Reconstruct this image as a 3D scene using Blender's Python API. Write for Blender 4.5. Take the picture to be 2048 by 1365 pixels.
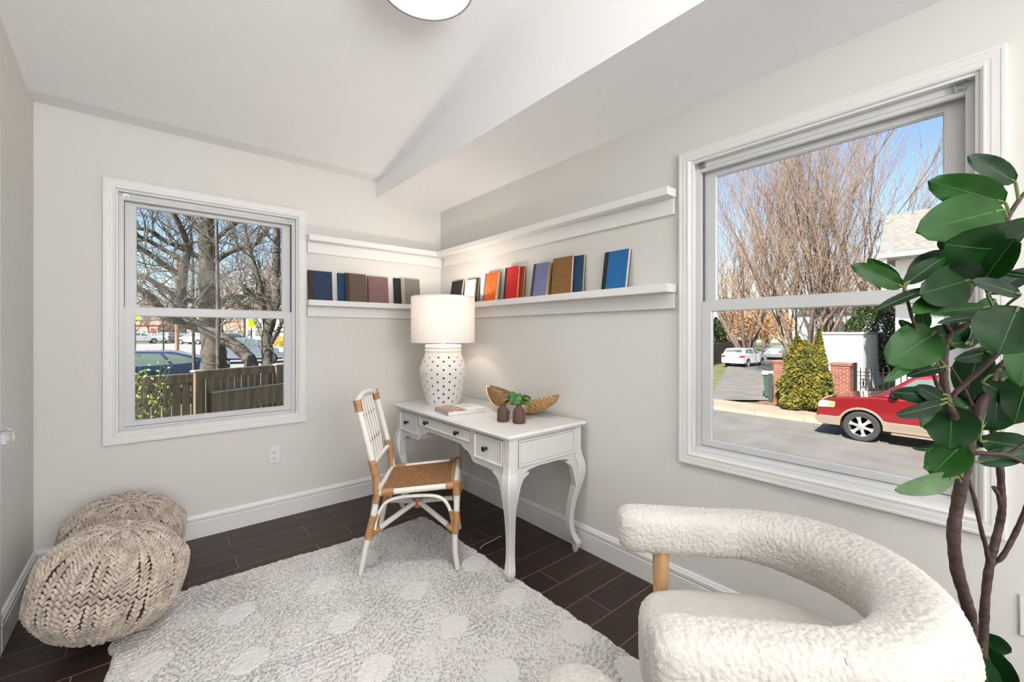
import bpy, math, random
import numpy as np
from mathutils import Vector, Matrix, noise
for o in list(bpy.data.objects): bpy.data.objects.remove(o)
SC = bpy.context.scene
COL = SC.collection
PI = math.pi
rnd = random.Random(7)

# ------------------------------------------------------------------ camera
FPX, HY, CAMZ, YAW = 850.0, 667.0, 1.27, math.radians(40.2)
cd = bpy.data.cameras.new('camera'); cam = bpy.data.objects.new('camera', cd); COL.objects.link(cam)
cd.sensor_width = 36.0; cd.lens = 36.0*FPX/2048.0
cd.shift_y = -(682.5-HY)/2048.0
cd.clip_start = 0.02; cd.clip_end = 900
cam.location = (0, 0, CAMZ); cam.rotation_euler = (PI/2, 0, -YAW)
SC.camera = cam
# ------------------------------------------------------------------ world, sun, exposure
W = bpy.data.worlds.new('sky'); SC.world = W; W.use_nodes = True
wn = W.node_tree; wn.nodes.clear()
sky = wn.nodes.new('ShaderNodeTexSky'); sky.sky_type = 'NISHITA'; sky.sun_disc = False
sky.sun_elevation = math.radians(38); sky.sun_rotation = math.radians(256)
sky.air_density = 1.2; sky.dust_density = 0.5; sky.ozone_density = 3.5
bg = wn.nodes.new('ShaderNodeBackground'); bg.inputs[1].default_value = 0.15
wo = wn.nodes.new('ShaderNodeOutputWorld')
wn.links.new(sky.outputs[0], bg.inputs[0]); wn.links.new(bg.outputs[0], wo.inputs[0])
sl = bpy.data.lights.new('sun', 'SUN'); sl.energy = 9.0; sl.angle = math.radians(0.6); sl.color = (1, .95, .86)
sun = bpy.data.objects.new('sun', sl); COL.objects.link(sun)
sun.rotation_euler = Vector((-.72, -.20, .62)).to_track_quat('Z', 'Y').to_euler()
SC.view_settings.view_transform = 'Standard'; SC.view_settings.look = 'None'
SC.view_settings.exposure = 0.42; SC.view_settings.gamma = 1.0
SC.view_settings.use_curve_mapping = False
def area(name, loc, target, sx, sy, power, col=(1, 1, 1)):
    l = bpy.data.lights.new(name, 'AREA'); l.shape = 'RECTANGLE'; l.size = sx; l.size_y = sy; l.energy = power; l.color = col
    o = bpy.data.objects.new(name, l); COL.objects.link(o); o.location = loc
    o.rotation_euler = (Vector(loc)-Vector(target)).to_track_quat('Z', 'Y').to_euler()
    return o
# two added fill lights behind the camera
area('rear_fill', (0.35, -3.3, 1.75), (1.1, 3, 1.55), 2.0, 1.9, 96, (.975, .985, 1))
area('rear_up_fill', (0.45, -2.2, 2.2), (0.45, -1.9, 3.4), 1.6, 1.6, 62, (1, .985, .97))

# ------------------------------------------------------------------ geometry of the view, used to set things on planes
FW = np.array([math.sin(YAW), math.cos(YAW), 0.]); RT = np.array([math.cos(YAW), -math.sin(YAW), 0.]); CP = np.array([0, 0, CAMZ])
def ray(x, y): return FW+RT*((x-1024)/FPX)+np.array([0, 0, (HY-y)/FPX])
def on_x(x, y, X): d = ray(x, y); return CP+d*(X/d[0])
def on_y(x, y, Y): d = ray(x, y); return CP+d*(Y/d[1])
def on_z(x, y, z): d = ray(x, y); return CP+d*((z-CAMZ)/d[2])
def at(x, y, t): return CP+ray(x, y)*t

# ------------------------------------------------------------------ materials
def lin(c):
    return tuple(((v/255.)/12.92 if v <= 10 else (((v/255.)+.055)/1.055)**2.4) for v in c)
def mat(name, col, rough=.6, metal=0., bump=0., bscale=50., bdetail=3., var=0., vscale=6., spec=.5, trans=0., sheen=0., bdist=.002, col2=None, coat=0., stretch=None):
    m = bpy.data.materials.new(name); m.use_nodes = True; n = m.node_tree; b = n.nodes['Principled BSDF']
    c = lin(col); b.inputs['Base Color'].default_value = (*c, 1); b.inputs['Roughness'].default_value = rough
    b.inputs['Metallic'].default_value = metal; b.inputs['Specular IOR Level'].default_value = spec
    b.inputs['Transmission Weight'].default_value = trans; b.inputs['Sheen Weight'].default_value = sheen
    b.inputs['Coat Weight'].default_value = coat
    tc = n.nodes.new('ShaderNodeTexCoord'); src = tc.outputs['Object']
    if stretch:
        mp = n.nodes.new('ShaderNodeMapping'); mp.inputs['Scale'].default_value = stretch
        n.links.new(src, mp.inputs[0]); src = mp.outputs[0]
    if var > 0 or col2:
        t = n.nodes.new('ShaderNodeTexNoise'); t.inputs['Scale'].default_value = vscale; t.inputs['Detail'].default_value = 5
        n.links.new(src, t.inputs[0])
        mx = n.nodes.new('ShaderNodeMix'); mx.data_type = 'RGBA'
        rp = n.nodes.new('ShaderNodeMapRange'); rp.inputs[1].default_value = .35; rp.inputs[2].default_value = .65
        n.links.new(t.outputs[0], rp.inputs[0]); n.links.new(rp.outputs[0], mx.inputs[0])
        if col2: a, d = c, lin(col2)
        else: a = tuple(v*(1-var) for v in c); d = tuple(min(1, v*(1+var)) for v in c)
        mx.inputs[6].default_value = (*a, 1); mx.inputs[7].default_value = (*d, 1)
        n.links.new(mx.outputs[2], b.inputs['Base Color'])
    if bump > 0:
        t = n.nodes.new('ShaderNodeTexNoise'); t.inputs['Scale'].default_value = bscale; t.inputs['Detail'].default_value = bdetail
        n.links.new(src, t.inputs[0])
        bp = n.nodes.new('ShaderNodeBump'); bp.inputs['Strength'].default_value = bump; bp.inputs['Distance'].default_value = bdist
        n.links.new(t.outputs[0], bp.inputs['Height']); n.links.new(bp.outputs[0], b.inputs['Normal'])
    return m
def glass_mat(name, tint=(1, 1, 1), refl=.08):
    m = bpy.data.materials.new(name); m.use_nodes = True; n = m.node_tree; n.nodes.clear()
    o = n.nodes.new('ShaderNodeOutputMaterial'); tr = n.nodes.new('ShaderNodeBsdfTransparent'); tr.inputs[0].default_value = (*tint, 1)
    g = n.nodes.new('ShaderNodeBsdfGlossy'); g.inputs['Roughness'].default_value = .01
    fr = n.nodes.new('ShaderNodeFresnel'); fr.inputs[0].default_value = 1.12
    ml = n.nodes.new('ShaderNodeMath'); ml.operation = 'MULTIPLY'; ml.inputs[1].default_value = refl*10
    mx = n.nodes.new('ShaderNodeMixShader')
    n.links.new(fr.outputs[0], ml.inputs[0]); n.links.new(ml.outputs[0], mx.inputs[0])
    n.links.new(tr.outputs[0], mx.inputs[1]); n.links.new(g.outputs[0], mx.inputs[2]); n.links.new(mx.outputs[0], o.inputs[0])
    return m
def node_mat(name):
    m = bpy.data.materials.new(name); m.use_nodes = True
    return m, m.node_tree, m.node_tree.nodes['Principled BSDF']
def N(n, typ, **kw):
    x = n.nodes.new(typ)
    for k, v in kw.items(): setattr(x, k, v)
    return x
def mth(n, op, a, b=None, c=None):
    x = n.nodes.new('ShaderNodeMath'); x.operation = op
    for i, v in enumerate((a, b, c)):
        if v is None: continue
        if isinstance(v, (int, float)): x.inputs[i].default_value = v
        else: n.links.new(v, x.inputs[i])
    return x.outputs[0]

MT = {}
MT['wall'] = mat('wall_paint', (215, 213, 208), .75, bump=.12, bscale=220, bdist=.001)
MT['ceil'] = mat('ceiling_paint', (246, 246, 247), .85, bump=.1, bscale=150, bdist=.001)
MT['trim'] = mat('white_trim_paint', (223, 222, 220), .38, bump=.05, bscale=60, bdist=.001)
MT['vinyl'] = mat('white_vinyl', (205, 205, 206), .35)
MT['shelf'] = mat('white_shelf_paint', (226, 225, 223), .4)
MT['gap'] = mat('dark_weatherstrip', (96, 98, 104), .7)
MT['steel'] = mat('zinc_metal', (170, 176, 172), .35, .9)
MT['glass'] = glass_mat('window_glass')

# ------------------------------------------------------------------ mesh builder
class MB:
    def __init__(s): s.v = []; s.f = []; s.m = []; s.n = 0; s.xv = []
    def add(s, V, F, m=0):
        b = len(s.v); s.v.extend([tuple(map(float, p)) for p in V]); s.f.extend([tuple(i+b for i in q) for q in F]); s.m.extend([m]*len(F)); return s
    def box(s, x0, x1, y0, y1, z0, z1, m=0):
        V = [(x0, y0, z0), (x1, y0, z0), (x1, y1, z0), (x0, y1, z0), (x0, y0, z1), (x1, y0, z1), (x1, y1, z1), (x0, y1, z1)]
        return s.add(V, [(0, 3, 2, 1), (4, 5, 6, 7), (0, 1, 5, 4), (1, 2, 6, 5), (2, 3, 7, 6), (3, 0, 4, 7)], m)
    def bbox(s, x0, x1, y0, y1, z0, z1, b=.003, m=0):
        b = min(b, (x1-x0)/2.01, (y1-y0)/2.01, (z1-z0)/2.01)
        V = []; ix = {}
        X = (x0, x1); Y = (y0, y1); Z = (z0, z1); sg = (1, -1)
        for i in (0, 1):
            for j in (0, 1):
                for k in (0, 1):
                    for a in range(3):
                        p = [X[i]+sg[i]*b, Y[j]+sg[j]*b, Z[k]+sg[k]*b]; p[a] = (X[i], Y[j], Z[k])[a]
                        ix[i, j, k, a] = len(V); V.append(tuple(p))
        F = []
        for a in range(3):
            u, w = [(1, 2), (0, 2), (0, 1)][a]
            for s0 in (0, 1):
                q = []
                for (p, r) in ((0, 0), (1, 0), (1, 1), (0, 1)):
                    c = [0, 0, 0]; c[a] = s0; c[u] = p; c[w] = r; q.append(ix[(*c, a)])
                if (s0 == 0) == (a != 1): q.reverse()
                F.append(tuple(q))
        for a in range(3):
            u, w = [(1, 2), (2, 0), (0, 1)][a]
            for p in (0, 1):
                for r in (0, 1):
                    c0 = [0, 0, 0]; c1 = [0, 0, 0]; c1[a] = 1
                    for c in (c0, c1): c[u] = p; c[w] = r
                    q = [ix[(*c0, u)], ix[(*c1, u)], ix[(*c1, w)], ix[(*c0, w)]]
                    if p != r: pass
                    else: q.reverse()
                    F.append(tuple(q))
        for i in (0, 1):
            for j in (0, 1):
                for k in (0, 1):
                    q = [ix[i, j, k, 0], ix[i, j, k, 1], ix[i, j, k, 2]]
                    if (i+j+k) % 2 == 0: q.reverse()
                    F.append(tuple(q))
        return s.add(V, F, m)
    def tube(s, P, R, n=8, m=0, caps=True, sq=(1, 1), up=None):
        P = [Vector(p) for p in P]
        if isinstance(R, (int, float)): R = [R]*len(P)
        V = []; F = []; K = len(P)
        t0 = (P[1]-P[0]).normalized()
        ref = Vector(up) if up else (Vector((0, 0, 1)) if abs(t0.z) < .9 else Vector((1, 0, 0)))
        u = t0.cross(ref).normalized()
        for i in range(K):
            t = (P[min(i+1, K-1)]-P[max(i-1, 0)])
            if t.length < 1e-9: t = t0.copy()
            t.normalize(); u = (u-t*u.dot(t))
            if u.length < 1e-6: u = t.orthogonal()
            u.normalize(); w = t.cross(u)
            for k in range(n):
                a = 2*PI*k/n
                V.append(P[i]+(u*math.cos(a)*sq[0]+w*math.sin(a)*sq[1])*R[i])
        for i in range(K-1):
            for k in range(n):
                F.append((i*n+k, i*n+(k+1) % n, (i+1)*n+(k+1) % n, (i+1)*n+k))
        if caps: F.append(tuple(range(n))[::-1]); F.append(tuple((K-1)*n+k for k in range(n)))
        return s.add(V, F, m)
    def lathe(s, prof, n=32, c=(0, 0, 0), m=0, ax='z', closed=False):
        V = []; F = []; K = len(prof)
        for (r, z) in prof:
            for k in range(n):
                a = 2*PI*k/n; x, y = r*math.cos(a), r*math.sin(a)
                p = (x, y, z) if ax == 'z' else ((z, x, y) if ax == 'x' else (y, z, x))
                V.append((p[0]+c[0], p[1]+c[1], p[2]+c[2]))
        R = K if closed else K-1
        for i in range(R):
            j = (i+1) % K
            for k in range(n): F.append((i*n+k, i*n+(k+1) % n, j*n+(k+1) % n, j*n+k))
        if not closed:
            if prof[0][0] > 1e-6: F.append(tuple(range(n))[::-1])
            if prof[-1][0] > 1e-6: F.append(tuple((K-1)*n+k for k in range(n)))
        return s.add(V, F, m)
    def ell(s, c, r, nu=16, nv=10, m=0, M=None):
        V = [];
        for i in range(nv+1):
            ph = PI*i/nv
            for k in range(nu):
                a = 2*PI*k/nu
                p = Vector((r[0]*math.sin(ph)*math.cos(a), r[1]*math.sin(ph)*math.sin(a), -r[2]*math.cos(ph)))
                if M: p = M @ p
                V.append(p+Vector(c))
        F = []
        for i in range(nv):
            for k in range(nu): F.append((i*nu+k, i*nu+(k+1) % nu, (i+1)*nu+(k+1) % nu, (i+1)*nu+k))
        return s.add(V, F, m)
    def prism(s, poly, a0, a1, ax='y', m=0):
        # polygon (p,q) in the plane across ax, extruded a0..a1
        V = []
        for a in (a0, a1):
            for (p, q) in poly:
                V.append((p, a, q) if ax == 'y' else ((a, p, q) if ax == 'x' else (p, q, a)))
        n = len(poly)
        F = [tuple(range(n)), tuple(range(2*n-1, n-1, -1))]+[((i+1) % n, i, i+n, (i+1) % n+n) for i in range(n)]
        return s.add(V, F, m)
    def grid(s, P, m=0, wrap_u=False, wrap_v=False):
        # P: array [nv][nu][3]
        nv = len(P); nu = len(P[0]); V = [p for r in P for p in r]; F = []
        for i in range(nv if wrap_v else nv-1):
            for k in range(nu if wrap_u else nu-1):
                i2 = (i+1) % nv; k2 = (k+1) % nu
                F.append((i*nu+k, i*nu+k2, i2*nu+k2, i2*nu+k))
        return s.add(V, F, m)
    def frame(s, u0, u1, z0, z1, prof, m=0, ms=None):
        # mitred sweep of a closed profile [(inset, y)] round a rectangle in the xz plane
        V = []
        for (i, y) in prof:
            V += [(u0+i, y, z0+i), (u1-i, y, z0+i), (u1-i, y, z1-i), (u0+i, y, z1-i)]
        F = []; K = len(prof)
        for a in range(K):
            b = (a+1) % K
            for c in range(4):
                d = (c+1) % 4
                F.append((a*4+c, a*4+d, b*4+d, b*4+c))
        s.add(V, F, m)
        if ms:
            k0 = len(s.m)-4*K
            for a in range(K):
                for c in range(4): s.m[k0+a*4+c] = ms[a]
        return s
    def build(s, name, mats, parent=None, smooth=40, kind=None):
        me = bpy.data.meshes.new(name)
        me.from_pydata(s.v, [], s.f)
        if not isinstance(mats, (list, tuple)): mats = [mats]
        for q in mats: me.materials.append(q)
        if len(mats) > 1: me.polygons.foreach_set('material_index', s.m)
        if smooth:
            me.polygons.foreach_set('use_smooth', [True]*len(me.polygons))
            if smooth < 180: me.set_sharp_from_angle(angle=math.radians(smooth))
        me.update()
        o = bpy.data.objects.new(name, me); COL.objects.link(o)
        if parent is not None: o.parent = parent
        if kind: o['kind'] = kind
        return o
def npmesh(name, V, F, mats, parent=None, smooth=True, mi=None):
    # V (n,3) array, F (k,4) or (k,3) array
    me = bpy.data.meshes.new(name); V = np.asarray(V, dtype=np.float32); F = np.asarray(F, dtype=np.int32)
    k = F.shape[1]
    me.vertices.add(len(V)); me.vertices.foreach_set('co', V.ravel())
    me.loops.add(F.size); me.loops.foreach_set('vertex_index', F.ravel())
    me.polygons.add(len(F)); me.polygons.foreach_set('loop_start', np.arange(0, F.size, k, dtype=np.int32))
    if not isinstance(mats, (list, tuple)): mats = [mats]
    for q in mats: me.materials.append(q)
    if mi is not None: me.polygons.foreach_set('material_index', np.asarray(mi, dtype=np.int32))
    me.polygons.foreach_set('use_smooth', np.full(len(F), smooth))
    me.update(calc_edges=True); me.validate()
    o = bpy.data.objects.new(name, me); COL.objects.link(o)
    if parent is not None: o.parent = parent
    return o
def tag(o, label=None, cat=None, group=None, kind=None):
    if label: o['label'] = label
    if cat: o['category'] = cat
    if group: o['group'] = group
    if kind: o['kind'] = kind
    return o
def thing(name, label, cat, loc=(0, 0, 0), rz=0, group=None):
    o = bpy.data.objects.new(name, None); COL.objects.link(o); o.empty_display_size = .05
    o.location = loc; o.rotation_euler = (0, 0, rz)
    return tag(o, label, cat, group)
def bez(pts, n=8):
    # smooth curve (Catmull-Rom) through points
    P = [Vector(p) for p in pts]; P = [P[0]*2-P[1]]+P+[P[-1]*2-P[-2]]; out = []
    for i in range(1, len(P)-2):
        for k in range(n):
            t = k/n; a, b, c, d = P[i-1], P[i], P[i+1], P[i+2]
            out.append(.5*((2*b)+(c-a)*t+(2*a-5*b+4*c-d)*t*t+(3*b-a-3*c+d)*t**3))
    out.append(P[-2]); return out
def lerp_list(vals, n):
    # resample list to n values
    return [float(v) for v in np.interp(np.linspace(0, 1, n), np.linspace(0, 1, len(vals)), vals)]

# ================================================================== ROOM SHELL
XB, YA, XL, YR = 1.945, 3.28, -0.472, -3.4      # wall planes (right, far, left, rear)
TH = .16
def wall(name, axis, plane, a0, a1, ztop, hole=None, hole_side=1):
    mb = MB(); out = plane+TH*hole_side; lo, hi = sorted((plane, out))
    def bx(u0, u1, z0, z1):
        if u1-u0 < 1e-4 or z1-z0 < 1e-4: return
        if axis == 'y': mb.box(u0, u1, lo, hi, z0, z1)
        else: mb.box(lo, hi, u0, u1, z0, z1)
    if hole:
        h0, h1, g0, g1 = hole
        bx(a0, a1, -.2, g0); bx(a0, a1, g1, ztop); bx(a0, h0, g0, g1); bx(h1, a1, g0, g1)
    else: bx(a0, a1, -.2, ztop)
    return mb.build(name, MT['wall'], smooth=0, kind='structure')
W1 = (-.160, .784, .694, 2.088)     # opening of the far wall's window
W2 = (.069, .989, .708, 2.078)
wall('wall_far', 'y', YA, XL-TH, XB+TH, 4.0, W1)
wall('wall_right', 'x', XB, YR-TH, YA, 4.0, W2)
wall('wall_left', 'x', XL, YR-TH, YA, 4.0, (1.62, 2.50, -.0, 2.03), -1)
wall('wall_rear', 'y', YR, XL-TH, XB+TH, 4.0, None, -1)
# floor: dark plank tiles with thin tan grout, laid along x
m, n, b = node_mat('plank_tile')
tc = N(n, 'ShaderNodeTexCoord'); sx = N(n, 'ShaderNodeSeparateXYZ'); n.links.new(tc.outputs['Object'], sx.inputs[0])
RW = .1525; TL_ = .61
yr = mth(n, 'DIVIDE', mth(n, 'SUBTRACT', sx.outputs[1], 1.490), RW); row = mth(n, 'FLOOR', yr); fy = mth(n, 'SUBTRACT', yr, row)
par = mth(n, 'MULTIPLY', mth(n, 'SUBTRACT', mth(n, 'MODULO', mth(n, 'ADD', row, 200), 2), .5), .36)
wnz = N(n, 'ShaderNodeTexWhiteNoise'); wnz.noise_dimensions = '1D'; n.links.new(row, wnz.inputs['W'])
off = mth(n, 'ADD', par, mth(n, 'MULTIPLY', wnz.outputs[0], .06))
xr = mth(n, 'ADD', mth(n, 'DIVIDE', mth(n, 'ADD', sx.outputs[0], 4.), TL_), off); coln = mth(n, 'FLOOR', xr); fx = mth(n, 'SUBTRACT', xr, coln)
ey = mth(n, 'MULTIPLY', mth(n, 'MINIMUM', fy, mth(n, 'SUBTRACT', 1., fy)), RW)
ex = mth(n, 'MULTIPLY', mth(n, 'MINIMUM', fx, mth(n, 'SUBTRACT', 1., fx)), TL_)
ed = mth(n, 'MINIMUM', ex, ey); gm = mth(n, 'LESS_THAN', ed, .0016)
cmb = N(n, 'ShaderNodeCombineXYZ'); n.links.new(row, cmb.inputs[0]); n.links.new(coln, cmb.inputs[1])
wn2 = N(n, 'ShaderNodeTexWhiteNoise'); n.links.new(cmb.outputs[0], wn2.inputs['Vector'])
mp = N(n, 'ShaderNodeMapping'); mp.inputs['Scale'].default_value = (3, 60, 1); n.links.new(tc.outputs['Object'], mp.inputs[0])
gr = N(n, 'ShaderNodeTexNoise'); gr.inputs['Scale'].default_value = 2.; gr.inputs['Detail'].default_value = 6; n.links.new(mp.outputs[0], gr.inputs[0])
cr = N(n, 'ShaderNodeValToRGB'); cr.color_ramp.elements[0].position = .3; cr.color_ramp.elements[0].color = (*lin((33, 24, 21)), 1)
cr.color_ramp.elements[1].position = .75; cr.color_ramp.elements[1].color = (*lin((66, 48, 41)), 1)
vv = mth(n, 'ADD', mth(n, 'MULTIPLY', gr.outputs[0], .8), mth(n, 'MULTIPLY', wn2.outputs[0], .18)); n.links.new(vv, cr.inputs[0])
mx = N(n, 'ShaderNodeMix', data_type='RGBA'); n.links.new(gm, mx.inputs[0]); n.links.new(cr.outputs[0], mx.inputs[6]); mx.inputs[7].default_value = (*lin((150, 116, 94)), 1)
n.links.new(mx.outputs[2], b.inputs['Base Color'])
rr = mth(n, 'ADD', mth(n, 'MULTIPLY', gm, .3), .42); n.links.new(rr, b.inputs['Roughness'])
bp = N(n, 'ShaderNodeBump'); bp.inputs['Strength'].default_value = .35; bp.inputs['Distance'].default_value = .002
hh = mth(n, 'SUBTRACT', mth(n, 'MULTIPLY', gr.outputs[0], .3), gm); n.links.new(hh, bp.inputs['Height']); n.links.new(bp.outputs[0], b.inputs['Normal'])
b.inputs['Specular IOR Level'].default_value = .4
MT['floor'] = m
MB().box(XL-TH, XB+TH, YR-TH, YA+TH, -.2, 0).build('floor', m, smooth=0, kind='structure')
# ceiling: flat strip by the far wall, then rising towards the rear; boxed soffit along the right wall
ZC, YK, SLP, XS, ZS = 2.472, 3.14, .165, 1.356, 2.342
mb = MB(); ze = ZC+SLP*(YK-YR)
mb.prism([(YA+.02, ZC), (YK, ZC), (YR-TH, ZC+SLP*(YK-YR+TH)), (YR-TH, ZC+SLP*(YK-YR+TH)+.15), (YK, ZC+.15), (YA+.02, ZC+.15)], XL-.02, XS+.01, 'x')
mb.build('ceiling', MT['ceil'], smooth=0, kind='structure')
MB().box(XS, XB+.01, YR-.01, YA+.01, ZS, 3.95).build('ceiling_soffit', MT['ceil'], smooth=0, kind='structure')
MB().box(XL-TH-.2, XB+TH+.2, YR-TH-.2, YA+TH+.2, 4.0, 3.7).build('roof_slab', MT['ceil'], smooth=0, kind='structure')
# baseboards with a moulded top
def baseboard(name, axis, plane, a0, a1, sgn):
    prof = [(0, 0), (.016, 0), (.016, .098), (.0125, .101), (.0125, .106), (.0165, .110), (.0165, .124), (.012, .130), (.009, .138), (.004, .141), (0, .141)]
    P = [(plane+sgn*p, q) for p, q in prof]
    mb = MB(); mb.prism(P, a0, a1, 'x' if axis == 'y' else 'y')
    return mb.build(name, MT['trim'], smooth=0, kind='structure')
baseboard('baseboard_far', 'y', YA, XL, XB, -1)
baseboard('baseboard_right', 'x', XB, YR, YA, -1)
baseboard('baseboard_left', 'x', XL, 2.59, YA, 1)
baseboard('baseboard_rear', 'y', YR, XL, XB, 1)

# ------------------------------------------------------------------ windows
CAS = [(0, -.0), (0, -.017), (.002, -.0185), (.010, -.0185), (.0115, -.0172), (.030, -.0165), (.0315, -.0155), (.040, -.015), (.0415, -.0165), (.046, -.0165), (.048, -.015), (.052, -.013), (.054, -.008), (.054, .0)]
def window(name, loc, rz, op, label_side):
    u0, u1, z0, z1 = op
    r = bpy.data.objects.new(name, None); COL.objects.link(r); r.location = loc; r.rotation_euler = (0, 0, rz); r['kind'] = 'structure'
    MB().frame(u0-.053, u1+.053, z0-.053, z1+.053, CAS).build('casing', MT['trim'], r, 25)
    MB().frame(u0-.001, u1+.001, z0-.001, z1+.001, [(0, -.004), (.011, -.004), (.011, .035), (.0105, TH), (0, TH)]).build('jamb', MT['trim'], r, 25)
    # vinyl master frame with its tracks
    f = MB(); f.frame(u0+.0108, u1-.0108, z0+.0108, z1-.0108, [(0, .026), (.022, .026), (.022, .031), (.017, .031), (.017, TH-.01), (0, TH-.01)])
    f.bbox(u0+.03, u1-.03, .028, .05, z1-.05, z1-.03, .004)
    # sloping sill
    f.prism([(.008, z0+.010), (.008, z0+.016), (.045, z0+.036), (.12, z0+.036), (.12, z0+.010)], u0+.011, u1-.011, 'x')
    f.build('window_frame', MT['vinyl'], r, 25)
    MB().frame(u0+.029, u1-.029, z0+.03, z1-.03, [(0, .060), (.006, .060), (.006, .065), (0, .065)]).build('weatherstrip', MT['gap'], r, 0)
    zm = 1.399
    def sash(nm, y, a, b_, c, d, sw, rt, rb):
        s = MB()
        for (p0, p1, q0, q1) in ((a, a+sw, c, d), (b_-sw, b_, c, d), (a+sw, b_-sw, c, c+rb), (a+sw, b_-sw, d-rt, d)):
            s.box(p0, p1, y, y+.028, q0, q1)
        s.frame(a+sw-.0005, b_-sw+.0005, c+rb-.0005, d-rt+.0005, [(0, y+.0035), (.0045, y+.008), (.0045, y+.020), (0, y+.020)])
        so = s.build(nm, MT['vinyl'], r, 0)
        MB().box(a+sw, b_-sw, y+.0135, y+.0165, c+rb, d-rt).build('pane', MT['glass'], so, 0)
        return so
    lo = sash('lower_sash', .034, u0+.030, u1-.030, z0+.036, zm+.020, .047, .045, .026)
    up = sash('upper_sash', .068, u0+.034, u1-.034, zm-.012, z1-.040, .049, .030, .036)
    g = MB()
    for uu in (u0+.14, u1-.22): g.bbox(uu, uu+.09, .0655, .069, z1-.058, z1-.050, .002)
    g.build('vent_slot', MT['vinyl'], up, 0)
    l = MB(); um = (u0+u1)/2
    for s in (-1, 1):                         # steel brackets left in the head corners
        bx = u0+.030 if s < 0 else u1-.030
        br = MB(); x0, x1 = sorted((bx, bx-s*.026))
        br.box(x0, x1, .012, .026, z1-.0135, z1-.0115); br.box(x0, x1, .0245, .0262, z1-.036, z1-.0115)
        br.box(x0, x0+.0018, .012, .026, z1-.033, z1-.0115); br.box(x1-.0018, x1, .012, .026, z1-.033, z1-.0115); br.tube([(x0+.006, .023, z1-.03), (x1-.006, .023, z1-.03)], .0025, 8)
        br.build('bracket', MT['steel'], r, 0)
    return r
window('window_1', (0, YA, 0), 0, W1, 'far')
window('window_2', (XB, 0, 0), -PI/2, (-W2[1], -W2[0], W2[2], W2[3]), 'right')

# ------------------------------------------------------------------ door in the left wall (its glass knob shows at the frame edge)
DOORWHITE = mat('door_paint', (238, 237, 234), .4)
BRASS = mat('brass', (190, 150, 84), .25, 1.)
m, n, b = node_mat('crystal'); b.inputs['Transmission Weight'].default_value = .9; b.inputs['Roughness'].default_value = .03; b.inputs['IOR'].default_value = 1.5
CRYSTAL = m
r = bpy.data.objects.new('door_1', None); COL.objects.link(r); r.location = (XL, 0, 0); r['kind'] = 'structure'
d = MB(); d.box(-.05, -.012, 1.635, 2.485, .01, 2.02)
for (q0, q1, z0, z1) in ((1.74, 2.02, 1.15, 1.9), (2.1, 2.38, 1.15, 1.9), (1.74, 2.02, .2, .95), (2.1, 2.38, .2, .95)):
    d.frame(q0, q1, z0, z1, [(0, 0), (.012, -.006), (.024, 0)])
    k = len(d.v)-12
    for i in range(k, len(d.v)): x, y, z = d.v[i]; d.v[i] = (-.012-y, x, z)
d.build('door_panel', DOORWHITE, r, 30)
MB().box(-.16, -.001, 1.62, 1.634, 0, 2.03).box(-.16, -.001, 2.486, 2.50, 0, 2.03).box(-.16, -.001, 1.62, 2.50, 2.021, 2.03).build('door_jamb', MT['trim'], r, 0)
MB().box(-.001, .016, 1.54, 1.625, 0, 2.10).box(-.001, .016, 2.495, 2.575, 0, 2.10).box(-.001, .016, 1.625, 2.495, 2.025, 2.10).build('door_casing', MT['trim'], r, 0)
kz = .885
kn = MB(); kn.lathe([(.0, -.012), (.028, -.012), (.028, -.007), (.012, -.004), (.010, .018), (.016, .024), (.016, .030), (0, .030)], 24, (0, 2.425, kz), ax='x').build('door_handle', BRASS, r)
k2 = MB(); k2.lathe([(0, .030), (.015, .031), (.026, .044), (.029, .058), (.022, .072), (.012, .076), (0, .076)], 10, (0, 2.425, kz), ax='x'); k2.build('crystal_knob', CRYSTAL, kn.v and bpy.data.objects['door_handle'], 0)

# ------------------------------------------------------------------ wall outlets
SCREW = mat('dark_slot', (70, 66, 62), .6)
def outlet(label, loc, rz):
    t = thing('wall_outlet', label, 'outlet', loc, rz)
    MB().bbox(-.0375, .0375, -.006, 0, -.0605, .0605, .003).build('cover_plate', MT['trim'], t)
    for s in (-1, 1):
        q = MB(); q.lathe([(0, .0), (.0165, .0), (.0165, -.0025), (.0145, -.004), (0, -.004)], 20, (0, -.0055, s*.0195), ax='y')
        so = q.build('socket', MT['trim'], t)
        h = MB(); z = s*.0195
        h.box(-.0075, -.0055, -.0101, -.0090, z-.001, z+.0075).box(.0055, .0075, -.0101, -.0090, z+.0, z+.0065).box(-.002, .002, -.0101, -.0090, z-.009, z-.0045)
        h.build('slots', SCREW, so, 0)
    MB().lathe([(0, -.0075), (.003, -.007), (.0035, -.006)], 12, (0, 0, 0), ax='y').build('screw', MT['steel'], t)
    return t
outlet('white double wall outlet low on the far wall below the left window', (.636, YA, .44), 0)
outlet('white wall outlet at the right frame edge behind the tall potted plant', (XB, -.045, .444), -PI/2)

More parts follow.
